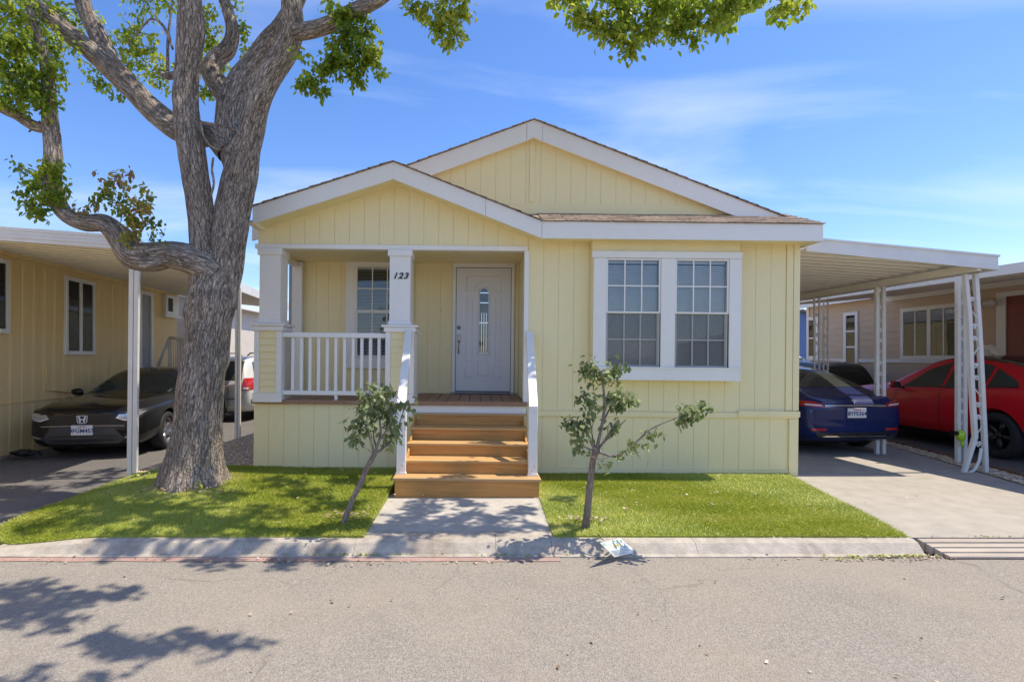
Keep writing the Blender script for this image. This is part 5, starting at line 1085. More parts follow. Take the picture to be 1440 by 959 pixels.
cr_ = bpy.data.objects.new('roof', None); col.objects.link(cr_); cr_.parent = cpl; cr_.location = (4.4, 0 - 6.7 , 0); cr_.location = (4.4, -6.7, 0)
xo = lambda D: -4.36 - .11 * (D - 6.7); xw = lambda D: -7.10 - .095 * (D - 6) + .02
pans(cr_, 6.74, 15.5, .25, lambda D: xw(D), 3.12, lambda D: xo(D) - .03, 2.86, M['roof_under'], .022)
def lq(x, y, z): return (x + 4.4, y - 6.7, z)
x0, x1 = xo(6.7), -7.7
for k in range(4):
    z0 = 2.80 + k * .044; f = 6.70 - (.006 if k % 2 else 0)
    MB().hexa([lq(x1, f, z0 + .24), lq(x0, f, z0), lq(x0, 6.735, z0), lq(x1, 6.735, z0 + .24), lq(x1, f, z0 + .2835), lq(x0, f, z0 + .0435), lq(x0, 6.735, z0 + .0435), lq(x1, 6.735, z0 + .2835)]).build('fascia_fold', M['metal_white'], cpl, bevel=.003)
MB().hexa([lq(xo(6.74), 6.74, 2.80), lq(xo(6.74) + .03, 6.74, 2.80), lq(xo(15.5) + .03, 15.5, 2.80), lq(xo(15.5), 15.5, 2.80), lq(xo(6.74), 6.74, 2.975), lq(xo(6.74) + .03, 6.74, 2.975), lq(xo(15.5) + .03, 15.5, 2.975), lq(xo(15.5), 15.5, 2.975)]).build('gutter', M['metal_white'], cpl)
def slim_post(D, pa, pb_, w):
    p = bpy.data.objects.new('post', None); col.objects.link(p); p.parent = cpl
    for (t, b) in (pa, pb_):
        a, c = W(*t, D), W(*b, D); h = w / 2
        MB().hexa([lq(c.x - h, D - .02, c.z), lq(c.x + h, D - .02, c.z), lq(c.x + h, D + .02, c.z), lq(c.x - h, D + .02, c.z), lq(a.x - h, D - .02, a.z), lq(a.x + h, D - .02, a.z), lq(a.x + h, D + .02, a.z), lq(a.x - h, D + .02, a.z)]).build('channel', M['metal_white'], p, bevel=.004)
    n = 9; a, c, a2, c2 = W(*pa[0], D), W(*pa[1], D), W(*pb_[0], D), W(*pb_[1], D)
    for k in range(1, n):
        t = k / n; l = c.lerp(a, t); r = c2.lerp(a2, t)
        MB().box(l.x + 4.4, r.x + 4.4, D + .004 - 6.7, D + .016 - 6.7, l.z - .02, l.z + .02).build('link_plate', M['metal_white'], p)
slim_post(6.9, ((186, 352), (182.5, 668)), ((193.5, 352), (190, 665)), .058)
slim_post(9.8, ((333, 404), (332, 618)), ((337.5, 404), (336.5, 618)), .042)
yb_ = CY + 1.5 * F / 13.5; slim_post(13.5, ((395, 425), (395, yb_)), ((399, 425), (399, yb_)), .04)
# stairs to the side door of the tan house
ss = thing('side_stairs', 'weathered grey stairs with rails leading to the side door of the tan house', 'stairs', (-7.0, 12.9, 0))
def SQ(px, py, D=12.9): v = W(px, py, D); return (v.x + 7.0, D - 12.9, v.z)
for a, b, nm, r in (((238, 475), (222, 515), 'sloping_rail', .035), ((238, 475), (256, 477), 'top_rail', .035), ((256, 477), (268, 503), 'sloping_rail', .03), ((238, 478), (238, 540), 'post', .035), ((256, 478), (256, 540), 'post', .03), ((222, 515), (222, 560), 'post', .03)):
    p, q = Vector(SQ(*a)), Vector(SQ(*b)); MB().tube([p, q], r, 4).build(nm, M['white'], ss)
for k in range(5): MB().tube([SQ(241 + 3 * k, 479), SQ(241 + 3 * k, 520)], .012, 4).build('baluster', M['white'], ss)
MB().box(-.75, .55, .0, .9, -.05, .62).build('landing', M['roof_grey'], ss); 
for k in range(3): MB().box(-.75, .55, -.28 * (k + 1), -.28 * k - .002, -.05, .62 - .17 * (k + 1)).build('stair_tread', M['roof_grey'], ss)
# ------------------------------------------------------------------ far background
def small_house(name, label, x0, x1, y0, y1, zw, zr, wall, roof):
    t = thing(name, label, 'house', ((x0 + x1) / 2, y0, 0)); hw = (x1 - x0) / 2
    MB().box(-hw, hw, 0, y1 - y0, -.1, zw).build('wall', M[wall], t)
    MB().prism([(-hw, zw + .001), (hw, zw + .001), (0, zr - .08)], .0, y1 - y0).build('gable', M[wall], t)
    for s in (-1, 1):
        e = s * (hw + .3); z = zw - .3 * (zr - zw) / hw; pl = [(0, zr - .06), (e, z - .06), (e, z), (0, zr)]
        if s > 0: pl = pl
        else: pl = pl[::-1]
        MB().prism(pl[::-1], -.3, y1 - y0 + .3).build('roof', M[roof], t)
    MB().box(-hw * .5, -hw * .1, -.04, -.002, 1.1, 2.0).build('window', M['carglass'], t)
    return t
small_house('far_house', 'far grey roofed house beyond the silver car, seen between the tree and the porch', -12.5, -6.2, 24, 32, 1.75, 3.3, 'cream_wall', 'roof_grey')
small_house('cream_house', 'pale cream walled home just behind the tan house, left of the tree trunk', -12.0, -8.15, 15.5, 22, 3.2, 3.6, 'cream_wall', 'metal_white')
small_house('blue_house', 'blue walled house far beyond the carport, seen past the corner of the yellow house', 11.5, 17, 24, 31, 2.65, 3.6, 'blue_wall', 'roof_grey')
def far_tree(label, X, D, h, cr, n, tint, seed):
    random.seed(seed); t = thing('far_tree', label, 'tree', (X, D, -.1)); wv = Wood(); wv.limb([(0, 0, -.1, .16), (.05, 0, h * .4, .12), (0, .05, h * .8, .06)], seg=10, step=.2); 
    for k in range(5): a = k * 1.3; wv.limb([(0, 0, h * .4, .06), (cr * .5 * math.cos(a), cr * .5 * math.sin(a), h * .65, .03)], seg=6, step=.2)
    wv.build('trunk', M['bark'], t); L = Leaves()
    for _ in range(n):
        v = Vector((random.gauss(0, 1), random.gauss(0, 1), random.gauss(0, 1))).normalized() * random.uniform(.3, 1); L.clump((v.x * cr, v.y * cr, h * .68 + v.z * h * .32), cr * .3, 46, .16, .10, tint + random.gauss(0, .1), .2)
    L.build('crown', M['leaf'], t)
far_tree('bushy green tree far behind the silver car, under the end of the carport roof', -14.0, 33, 4.4, 1.5, 22, .45, 3)
far_tree('small tree top far beyond the blue house, at the edge of the yellow house', 22.5, 38, 4.6, 1.6, 20, .4, 4)
random.seed(77)
# ------------------------------------------------------------------ cars
def car_body(st):
    """smooth closed shell lofted over stations (u, z_bottom, w_low, z_shoulder, w_shoulder, z_top, w_top); u runs from the nose back"""
    vs, fs, rings = [], [], []
    for (u, zb, wl, zs, ws, zt, wt) in st:
        ze = zs + (zt - zs) * .90
        h = [(0, zb), (wl * .6, zb), (wl * .95, zb + .02), (ws * .985, zb + (zs - zb) * .28), (ws * 1.0, zb + (zs - zb) * .62), (ws * .975, zs - .02), (ws * .93, zs + .012),
             (wt + (ws * .93 - wt) * .5, zs + (ze - zs) * .5), (wt, ze), (wt * .86, zt - (zt - ze) * .35), (wt * .45, zt - .006), (0, zt)]
        ring = h + [(-x, z) for x, z in reversed(h[1:-1])]
        rings.append([len(vs) + i for i in range(len(ring))]); vs += [(x, u, z) for x, z in ring]
    n = len(rings[0])
    for a, b in zip(rings, rings[1:]):
        for i in range(n): fs.append((a[i], a[(i + 1) % n], b[(i + 1) % n], b[i]))
    for ring, flip in ((rings[0], True), (rings[-1], False)):     # caps as strips across
        m = n // 2
        for i in range(m):
            q = (ring[i], ring[i + 1], ring[(n - i - 1) % n], ring[(n - i) % n]); q = tuple(dict.fromkeys(q))
            if len(q) > 2: fs.append(q[::-1] if not flip else q)
    me = bpy.data.meshes.new('shell'); me.from_pydata(vs, [], fs); me.update()
    bm = bmesh.new(); bm.from_mesh(me); bmesh.ops.recalc_face_normals(bm, faces=bm.faces[:]); bm.to_mesh(me); bm.free()
    return me
def baked(me, mods):
    o = bpy.data.objects.new('bake', me); col.objects.link(o); extra = []
    for kind, kw in mods:
        m = o.modifiers.new(kind, kind)
        for a, b in kw.items(): setattr(m, a, b)
    bpy.context.view_layer.update()
    out = bpy.data.meshes.new_from_object(o.evaluated_get(bpy.context.evaluated_depsgraph_get())); bpy.data.objects.remove(o)
    return out
def build_car(name, label, cat, spec, paint_m, loc_, rz, group=None):
    t = thing(name, label, cat, loc_, rz, group); sc = spec.get('scale', 1)
    t.scale = (sc, sc, sc)
    shell = baked(car_body(spec['st']), [('SUBSURF', dict(levels=3, render_levels=3))])
    cut = MB()
    for u in spec['axles']:
        for s in (-1, 1):
            cut.lathe([(0, s * .58), (spec['wr'] + .055, s * .58), (spec['wr'] + .055, s * 1.3), (0, s * 1.3)], 'x', 32, (0, u, spec['wr']))
    cme = cut.mesh('cut', None); bm = bmesh.new(); bm.from_mesh(cme); bmesh.ops.remove_doubles(bm, verts=bm.verts[:], dist=1e-4); bmesh.ops.recalc_face_normals(bm, faces=bm.faces[:]); bm.to_mesh(cme); bm.free()
    co = bpy.data.objects.new('cut', cme); col.objects.link(co)
    bvh = BVHTree.FromPolygons([v.co for v in shell.vertices], [p.vertices[:] for p in shell.polygons])
    body = baked(shell, [('BOOLEAN', dict(operation='DIFFERENCE', object=co, solver='EXACT'))]); bpy.data.objects.remove(co)
    body.materials.clear(); body.materials.append(M[paint_m]); body.polygons.foreach_set('use_smooth', [True] * len(body.polygons))
    try: body.set_sharp_from_angle(angle=R(38))
    except Exception: pass
    obj('body', body, t)
    def patch(nm, outline, plane, m, off=.004, parent=None, side=1, res=.05, thick=.0, rnd=0):
        pts = [Vector(p) for p in outline]
        for _ in range(rnd):
            q = []
            for i in range(len(pts)): a, b = pts[i], pts[(i + 1) % len(pts)]; q += [a.lerp(b, .22), a.lerp(b, .78)]
            pts = q
        bm = bmesh.new(); f = bm.faces.new([bm.verts.new((p.x, p.y, 0)) for p in pts]); bmesh.ops.triangulate(bm, faces=[f])
        for _ in range(7):
            lng = [e for e in bm.edges if e.calc_length() > res]
            if not lng: break
            bmesh.ops.subdivide_edges(bm, edges=lng, cuts=1); bmesh.ops.triangulate(bm, faces=[g for g in bm.faces if len(g.verts) > 3])
        dead = []
        for v in bm.verts:
            a, b = v.co.x, v.co.y
            if plane == 'side': o, d = Vector((side * 3, a, b)), Vector((-side, 0, 0))
            elif plane == 'front': o, d = Vector((a, -3, b)), Vector((0, 1, 0))
            elif plane == 'rear': o, d = Vector((a, 9, b)), Vector((0, -1, 0))
            else: o, d = Vector((a, b, 4)), Vector((0, 0, -1))
            h = bvh.ray_cast(o, d)
            if h[0] is None: dead.append(v); continue
            nn = h[1] if h[1].dot(d) < 0 else -h[1]; v.co = h[0] + nn * off
        if dead: bmesh.ops.delete(bm, geom=dead, context='VERTS')
        bmesh.ops.recalc_face_normals(bm, faces=bm.faces[:])
        c = Vector((0, spec['L'] / 2, .6)); 
        if bm.faces and sum((g.calc_center_median() - c).dot(g.normal) * g.calc_area() for g in bm.faces) < 0: bmesh.ops.reverse_faces(bm, faces=bm.faces[:])
        me = bpy.data.meshes.new(nm); bm.to_mesh(me); bm.free(); me.materials.append(M[m]); me.polygons.foreach_set('use_smooth', [True] * len(me.polygons))
        o = obj(nm, me, parent or t)
        if thick: s = o.modifiers.new('s', 'SOLIDIFY'); s.thickness = thick; s.offset = -1 if False else 0
        return o
    t_ = t
    for nm, outl, plane, m, *rest in spec['patches']:
        kw = rest[0] if rest else {}
        if plane == 'side':
            for s in (-1, 1): patch(nm, outl, 'side', m, side=s, **kw)
        elif plane in ('front2', 'rear2'):
            for s in (-1, 1): patch(nm, [(x * s, z) for x, z in outl], plane[:-1], m, **kw)
        else: patch(nm, outl, plane, m, **kw)
    # wheels
    wr, ww = spec['wr'], .22
    tp = MB().lathe([(wr * .66, -ww / 2 + .02), (wr * .72, -ww / 2), (wr * .95, -ww / 2 + .01), (wr, -ww / 2 + .045), (wr, ww / 2 - .045), (wr * .95, ww / 2 - .01), (wr * .72, ww / 2), (wr * .66, ww / 2 - .02)], 'x', 36).mesh('tyre', M['tyre'])
    rm = MB().lathe([(wr * .69, -.085), (wr * .68, .075), (wr * .63, .085), (wr * .60, .055), (wr * .58, -.02), (wr * .15, -.02)], 'x', 36); rm.lathe([(0, .06), (wr * .13, .058), (wr * .17, .03), (wr * .17, -.02)], 'x', 18)
    ns = spec.get('spokes', 5)
    for k in range(ns):
        for da in ((-.11, .11) if spec.get('twin', True) else (0,)):
            a = 2 * math.pi * k / ns + da; c, s = math.cos(a), math.sin(a); h = .026 if spec.get('twin', True) else .045; r0, r1 = wr * .12, wr * .64
            P = lambda r, o_, x: (x, r * c - o_ * s, r * s + o_ * c)
            rm.hexa([P(r0, -h, .0), P(r1, -h * .8, .01), P(r1, h * .8, .01), P(r0, h, .0), P(r0, -h * .7, .05), P(r1, -h * .6, .075), P(r1, h * .6, .075), P(r0, h * .7, .05)])
    rme = rm.mesh('rim', M[spec.get('rim', 'rim')]); disc = MB().lathe([(0, -.03), (wr * .58, -.03)], 'x', 24).mesh('brake_disc', M['rim_dark'])
    for u in spec['axles']:
        for s in (-1, 1):
            w = bpy.data.objects.new('wheel', None); col.objects.link(w); w.parent = t; w.location = (s * (spec['track'] - ww / 2), u, wr); w.rotation_euler = (random.random() * 6, 0, 0); w.scale = (s, 1, 1)
            for nm, me in (('tyre', tp), ('rim', rme), ('brake_disc', disc)): obj(nm, me, w, smooth=True)
    # arch liners and floor
    MB().box(-spec['track'] + .30, spec['track'] - .30, spec['axles'][0] - .5, spec['axles'][1] + .5, spec['clear'] - .02, .45).build('underbody', M['liner'], t)
    # mirrors
    mu, mz, mx_ = spec['mirror']
    for s in (-1, 1):
        q = bpy.data.objects.new('mirror', None); col.objects.link(q); q.parent = t
        mb = MB()
        for k in range(7):
            pass
        o = MB().lathe([(0, -.10), (.05, -.09), (.075, -.03), (.078, .04), (.06, .085), (0, .09)], 'x', 16).build('mirror_shell', M[paint_m], q); o.location = (s * (mx_ + .10), mu, mz); o.scale = (1, .62, .85)
        g = MB().lathe([(0, .001), (.06, .0)], 'y', 16).build('mirror_glass', M['carglass'], q); g.location = (s * (mx_ + .10), mu + .05, mz); g.scale = (1.3, 1, .85)
        MB().tube([(s * (mx_ - .06), mu + .02, mz - .06), (s * (mx_ + .06), mu + .01, mz - .03)], .02, 6).build('mirror_arm', M['black'], q)
    if spec.get('plate'):
        end, z, txt = spec['plate']
        h = bvh.ray_cast(Vector((0, -3 if end == 'front' else 9, z)), Vector((0, 1 if end == 'front' else -1, 0))); y = h[0].y + (-.02 if end == 'front' else .02)
        pl = bpy.data.objects.new('number_plate', None); col.objects.link(pl); pl.parent = t; pl.location = (0, y, z); pl.rotation_euler = (0, 0, 0 if end == 'front' else math.pi)
        MB().box(-.155, .155, -.006, .02, -.078, .078).build('plate', M['plate'], pl, bevel=.003)
        for tx, sz, dz, mm in ((txt, .088, -.012, 'plate_blue'), ('California', .034, .054, 'plate_red')):
            me = text_mesh(tx, sz, .0012); me.materials.clear(); me.materials.append(M[mm]); obj('lettering', me, pl, loc=(0, -.008, dz))
    return t, bvh, patch
def emblem(t, bvh, end, z, kind, s=1.0, mx_='chrome'):
    h = bvh.ray_cast(Vector((0, -3 if end == 'front' else 9, z)), Vector((0, 1 if end == 'front' else -1, 0))); y = h[0].y + (-.012 if end == 'front' else .012)
    e = bpy.data.objects.new('emblem', None); col.objects.link(e); e.parent = t; e.location = (0, y, z); e.rotation_euler = (0, 0, 0 if end == 'front' else math.pi); e.scale = (s, 1, s)
    mb = MB()
    if kind == 'H':
        q = [(-.075, .05), (-.065, .055), (.065, .055), (.075, .05), (.066, -.045), (.05, -.06), (-.05, -.06), (-.066, -.045)]
        mb.tube([(x, 0, z_) for x, z_ in q + q[:2]], .0065, 6)
        for sg in (-1, 1): mb.hexa([(sg * .028 - .011, -.006, -.045), (sg * .028 + .011, -.006, -.045), (sg * .028 + .011, .006, -.045), (sg * .028 - .011, .006, -.045), (sg * .044 - .012, -.006, .046), (sg * .044 + .012, -.006, .046), (sg * .044 + .012, .006, .046), (sg * .044 - .012, .006, .046)])
        mb.box(-.03, .03, -.005, .006, -.012, .006)
    else:
        mb.prism([(-.05, .036), (-.04, .026), (-.013, .03), (0, -.05), (.013, .03), (.04, .026), (.05, .036), (0, .046)], -.005, .005)
    mb.sm = False
    mb.build('badge', M[mx_], e)
SEDAN_ST = [(-.02, .34, .40, .65, .52, .72, .36), (.02, .24, .68, .71, .735, .79, .54), (.10, .19, .78, .76, .83, .85, .64), (.38, .17, .83, .80, .89, .895, .71), (.95, .165, .845, .845, .92, .94, .74), (1.38, .165, .85, .86, .925, .955, .74), (1.52, .165, .85, .88, .925, .99, .72), (1.75, .165, .85, .895, .925, 1.12, .66), (2.25, .165, .855, .91, .93, 1.375, .575), (2.7, .165, .855, .92, .93, 1.435, .56), (3.25, .165, .855, .935, .93, 1.43, .56), (3.75, .17, .85, .955, .925, 1.325, .57), (4.25, .18, .84, .97, .91, 1.12, .62), (4.55, .20, .82, .965, .88, 1.05, .66), (4.75, .26, .78, .94, .82, 1.00, .64), (4.82, .34, .66, .88, .70, .93, .52)]
sedan = dict(L=4.82, st=SEDAN_ST, axles=(.95, 3.75), wr=.335, track=.90, clear=.17, mirror=(1.72, .98, .90), spokes=5, plate=('front', .475, '9FGM457'), scale=.95,
    patches=[('windshield', [(-.70, .985), (-.35, .965), (.35, .965), (.70, .985), (.53, 1.365), (.3, 1.385), (-.3, 1.385), (-.53, 1.365)], 'front', 'carglass'), ('rear_window', [(-.60, 1.10), (.60, 1.10), (.50, 1.33), (-.50, 1.33)], 'rear', 'carglass'),
      ('side_window', [(1.80, .955), (2.30, 1.25), (2.62, 1.335), (2.70, 1.34), (2.70, .96)], 'side', 'carglass'), ('side_window', [(2.76, .96), (2.76, 1.345), (3.2, 1.345), (3.62, 1.24), (4.0, 1.06), (3.95, .99)], 'side', 'carglass'),
      ('window_trim', [(1.74, .93), (4.0, .965), (4.02, .985), (1.75, .95)], 'side', 'chrome'),
      ('grille', [(-.54, .60), (-.46, .71), (.46, .71), (.54, .60), (.45, .56), (-.45, .56)], 'front', 'black', dict(off=.006)), ('grille_bar', [(-.62, .715), (0, .745), (.62, .715), (.6, .735), (0, .768), (-.6, .735)], 'front', 'p_black', dict(off=.012)),
      ('lower_grille', [(-.60, .33), (-.44, .52), (.44, .52), (.60, .33), (.5, .245), (-.5, .245)], 'front', 'mesh_grey', dict(off=.004)), ('grille_slat', [(-.46, .305), (.46, .305), (.46, .32), (-.46, .32)], 'front', 'black', dict(off=.012)), ('grille_slat', [(-.60, .53), (-.16, .535), (-.16, .545), (-.6, .54)], 'front', 'grey', dict(off=.012)), ('grille_slat', [(.60, .53), (.16, .535), (.16, .545), (.6, .54)], 'front', 'grey', dict(off=.012)), ('grille_slat', [(-.46, .37), (.46, .37), (.46, .385), (-.46, .385)], 'front', 'black', dict(off=.012)),
      ('headlight', [(.44, .65), (.60, .60), (.80, .64), (.87, .79), (.70, .775), (.48, .74)], 'front2', 'black', dict(off=.006, res=.03)), ('headlight_lens', [(.49, .665), (.61, .62), (.77, .655), (.83, .75), (.70, .74), (.52, .715)], 'front2', 'lens', dict(off=.010, res=.03)), ('drl', [(.48, .655), (.61, .612), (.76, .64), (.61, .628), (.49, .668)], 'front2', 'plate', dict(off=.011, res=.03)),
      ('fog_lamp', [(.60, .335), (.74, .36), (.74, .385), (.60, .355)], 'front2', 'lens', dict(off=.008, res=.03)), ('fog_recess', [(.56, .30), (.76, .33), (.77, .42), (.58, .38)], 'front2', 'black', dict(off=.004, res=.04)), ('lip', [(-.62, .205), (.62, .205), (.68, .235), (-.68, .235)], 'front', 'rim_dark', dict(off=.01)),
      ('hood_gap', [(-.5, .775), (.5, .775), (.5, .781), (-.5, .781)], 'front', 'black'),
      ('door_gap', [(1.62, .30), (1.63, .30), (1.72, .93), (1.71, .93)], 'side', 'black'), ('door_gap', [(2.72, .28), (2.73, .28), (2.73, .94), (2.72, .94)], 'side', 'black'), ('sill_trim', [(1.35, .20), (3.35, .20), (3.35, .25), (1.35, .25)], 'side', 'black'), ('tail_light', [(.5, .86), (.78, .84), (.78, .93), (.5, .93)], 'rear2', 'redlens')])
t, bvh, _ = build_car('parked_car', 'black sedan facing the street under the left carport, beside the tan house', 'car', sedan, 'p_black', (-5.93, 8.12, -.075), R(8.5), 'cars parked in the driveways'); emblem(t, bvh, 'front', .645, 'H', 1.0, 'plate')
SUV_ST = [(-.02, .40, .44, .74, .52, .84, .40), (.03, .30, .70, .84, .76, .94, .6), (.2, .24, .80, .90, .86, 1.02, .7), (.9, .22, .87, .96, .93, 1.08, .78), (1.3, .22, .88, 1.0, .94, 1.13, .78), (1.5, .22, .88, 1.02, .94, 1.24, .74), (2.0, .22, .88, 1.03, .94, 1.62, .67), (2.5, .22, .88, 1.04, .94, 1.74, .66), (3.4, .22, .88, 1.05, .94, 1.76, .66), (4.2, .22, .88, 1.06, .94, 1.72, .66), (4.5, .24, .86, 1.06, .925, 1.62, .66), (4.66, .30, .84, 1.02, .90, 1.30, .70), (4.75, .36, .80, .95, .86, 1.12, .72), (4.79, .42, .70, .86, .76, .98, .6)]
suv = dict(L=4.79, st=SUV_ST, axles=(.95, 3.75), wr=.37, track=.92, clear=.22, mirror=(1.65, 1.12, .93), spokes=6, twin=False, scale=.9,
    patches=[('rear_window', [(-.66, 1.10), (.66, 1.10), (.60, 1.60), (-.60, 1.60)], 'rear', 'carglass'), ('windshield', [(-.70, 1.13), (.70, 1.13), (.58, 1.62), (-.58, 1.62)], 'front', 'carglass'),
      ('side_window', [(1.75, 1.07), (2.15, 1.55), (2.65, 1.62), (2.65, 1.07)], 'side', 'carglass'), ('side_window', [(2.72, 1.07), (2.72, 1.62), (3.5, 1.64), (3.5, 1.08)], 'side', 'carglass'), ('side_window', [(3.58, 1.09), (3.58, 1.63), (4.15, 1.58), (4.38, 1.12)], 'side', 'carglass'),
      ('tail_light', [(.66, .84), (.85, .84), (.86, 1.16), (.70, 1.16)], 'rear2', 'redlens', dict(res=.03, off=.008)), ('tail_lens', [(.69, .865), (.83, .865), (.83, .92), (.695, .92)], 'rear2', 'plate', dict(res=.03, off=.012)), ('tail_light', [(4.55, .86), (4.72, .86), (4.62, 1.14), (4.5, 1.14)], 'side', 'redlens', dict(res=.03, off=.008)),
      ('bumper_trim', [(-.78, .50), (.78, .50), (.78, .60), (-.78, .60)], 'rear', 'p_silver', dict(off=.02)), ('bumper_step', [(-.6, .60), (.6, .60), (.6, .625), (-.6, .625)], 'rear', 'black', dict(off=.022)), ('tailgate_gap', [(-.72, .66), (.72, .66), (.72, .668), (-.72, .668)], 'rear', 'black'), ('door_gap', [(2.68, .4), (2.69, .4), (2.69, 1.05), (2.68, 1.05)], 'side', 'black'), ('headlight', [(.5, .78), (.74, .8), (.76, .92), (.52, .9)], 'front2', 'lens')])
t, bvh, _ = build_car('parked_car', 'silver SUV with a red tail light, half hidden between the tree trunk and the porch', 'car', suv, 'p_silver', (-6.18, 12.75 + 4.79 * .9, -.07), R(180), 'cars parked in the driveways')
for s in (-1, 1): MB().tube([(s * .58, 1.9, 1.76), (s * .58, 2.1, 1.83), (s * .58, 4.0, 1.83), (s * .58, 4.2, 1.76)], .018, 6).build('roof_rail', M['black'], t)
LIFT_ST = [(-.02, .36, .42, .58, .52, .66, .38), (.04, .26, .68, .64, .76, .76, .55), (.2, .20, .80, .72, .86, .83, .66), (.9, .16, .88, .80, .95, .92, .76), (1.35, .16, .89, .84, .96, .98, .76), (1.5, .16, .89, .86, .96, 1.04, .73), (2.1, .16, .89, .88, .965, 1.36, .60), (2.6, .16, .89, .90, .965, 1.475, .57), (3.2, .16, .89, .92, .965, 1.46, .57), (3.8, .17, .89, .93, .965, 1.33, .60), (4.3, .18, .88, .93, .95, 1.13, .66), (4.62, .20, .86, .92, .92, 1.02, .70), (4.84, .24, .82, .89, .87, .95, .70), (4.93, .30, .76, .82, .80, .87, .62), (4.97, .36, .62, .74, .66, .80, .5)]
lift = dict(L=4.97, st=LIFT_ST, axles=(1.0, 3.92), wr=.355, track=.955, clear=.16, mirror=(1.75, .98, .93), spokes=5, plate=('rear', .715, '8YFE364'), scale=.93,
    patches=[('rear_window', [(-.62, 1.10), (.62, 1.10), (.50, 1.34), (-.50, 1.34)], 'rear', 'carglass'), ('roof_glass', [(-.50, 2.5), (.50, 2.5), (.50, 3.55), (-.50, 3.55)], 'top', 'carglass'), ('windshield', [(-.7, 1.03), (.7, 1.03), (.55, 1.36), (-.55, 1.36)], 'front', 'carglass'),
      ('side_window', [(1.85, .93), (2.25, 1.22), (2.68, 1.34), (2.72, .94)], 'side', 'carglass'), ('side_window', [(2.78, .94), (2.78, 1.35), (3.3, 1.33), (3.75, 1.20), (4.05, 1.03), (4.0, .99)], 'side', 'carglass'), ('window_trim', [(1.8, .90), (4.05, .965), (4.07, .985), (1.8, .915)], 'side', 'chrome'),
      ('tail_light', [(.52, .805), (.66, .81), (.84, .825), (.85, .905), (.70, .90), (.55, .86)], 'rear2', 'redlens', dict(res=.03, off=.008)), ('tail_lens', [(.56, .822), (.8, .84), (.8, .858), (.58, .842)], 'rear2', 'plate', dict(res=.03, off=.012)), ('tail_light', [(4.60, .83), (4.80, .81), (4.80, .88), (4.58, .91)], 'side', 'redlens', dict(res=.03, off=.008)),
      ('trunk_bar', [(-.52, .812), (.52, .812), (.52, .838), (-.52, .838)], 'rear', 'chrome', dict(off=.012)), ('tailgate_gap', [(-.66, .60), (.66, .60), (.66, .606), (-.66, .606)], 'rear', 'black'), ('tailgate_gap', [(.66, .60), (.72, .85), (.714, .85), (.654, .60)], 'rear2', 'black'),
      ('diffuser', [(-.60, .30), (.60, .30), (.68, .40), (-.68, .40)], 'rear', 'rim_dark', dict(off=.006)), ('diffuser_trim', [(-.56, .335), (.56, .335), (.5, .35), (-.5, .35)], 'rear', 'chrome', dict(off=.012)), ('reflector', [(.50, .43), (.74, .43), (.74, .47), (.50, .47)], 'rear2', 'redlens', dict(res=.03, off=.008)),
      ('door_gap', [(1.72, .28), (1.73, .28), (1.80, .9), (1.79, .9)], 'side', 'black'), ('door_gap', [(2.74, .26), (2.75, .26), (2.75, .92), (2.74, .92)], 'side', 'black'), ('headlight', [(.55, .66), (.78, .70), (.8, .76), (.6, .72)], 'front2', 'lens')])
t, bvh, _ = build_car('parked_car', 'dark blue liftback seen from behind under the carport of the yellow house', 'car', lift, 'p_blue', (5.72 - .35, 8.12 + 4.97 * .93, -.035), R(180 + 4), 'cars parked in the driveways'); emblem(t, bvh, 'rear', .875, 'T', 1.0, 'plate')
CROSS_ST = [(-.02, .40, .42, .66, .52, .74, .38), (.05, .28, .70, .74, .78, .86, .56), (.22, .22, .80, .82, .87, .94, .68), (.9, .19, .86, .90, .94, 1.02, .76), (1.45, .19, .87, .94, .95, 1.08, .76), (1.65, .19, .87, .96, .95, 1.18, .72), (2.2, .19, .87, .98, .955, 1.50, .60), (2.65, .19, .87, 1.0, .955, 1.61, .57), (3.1, .19, .87, 1.02, .955, 1.615, .57), (3.7, .20, .87, 1.05, .955, 1.50, .60), (4.2, .22, .86, 1.08, .94, 1.30, .66), (4.5, .26, .84, 1.06, .90, 1.18, .70), (4.66, .32, .80, 1.0, .86, 1.08, .68), (4.74, .38, .68, .86, .74, .94, .55)]
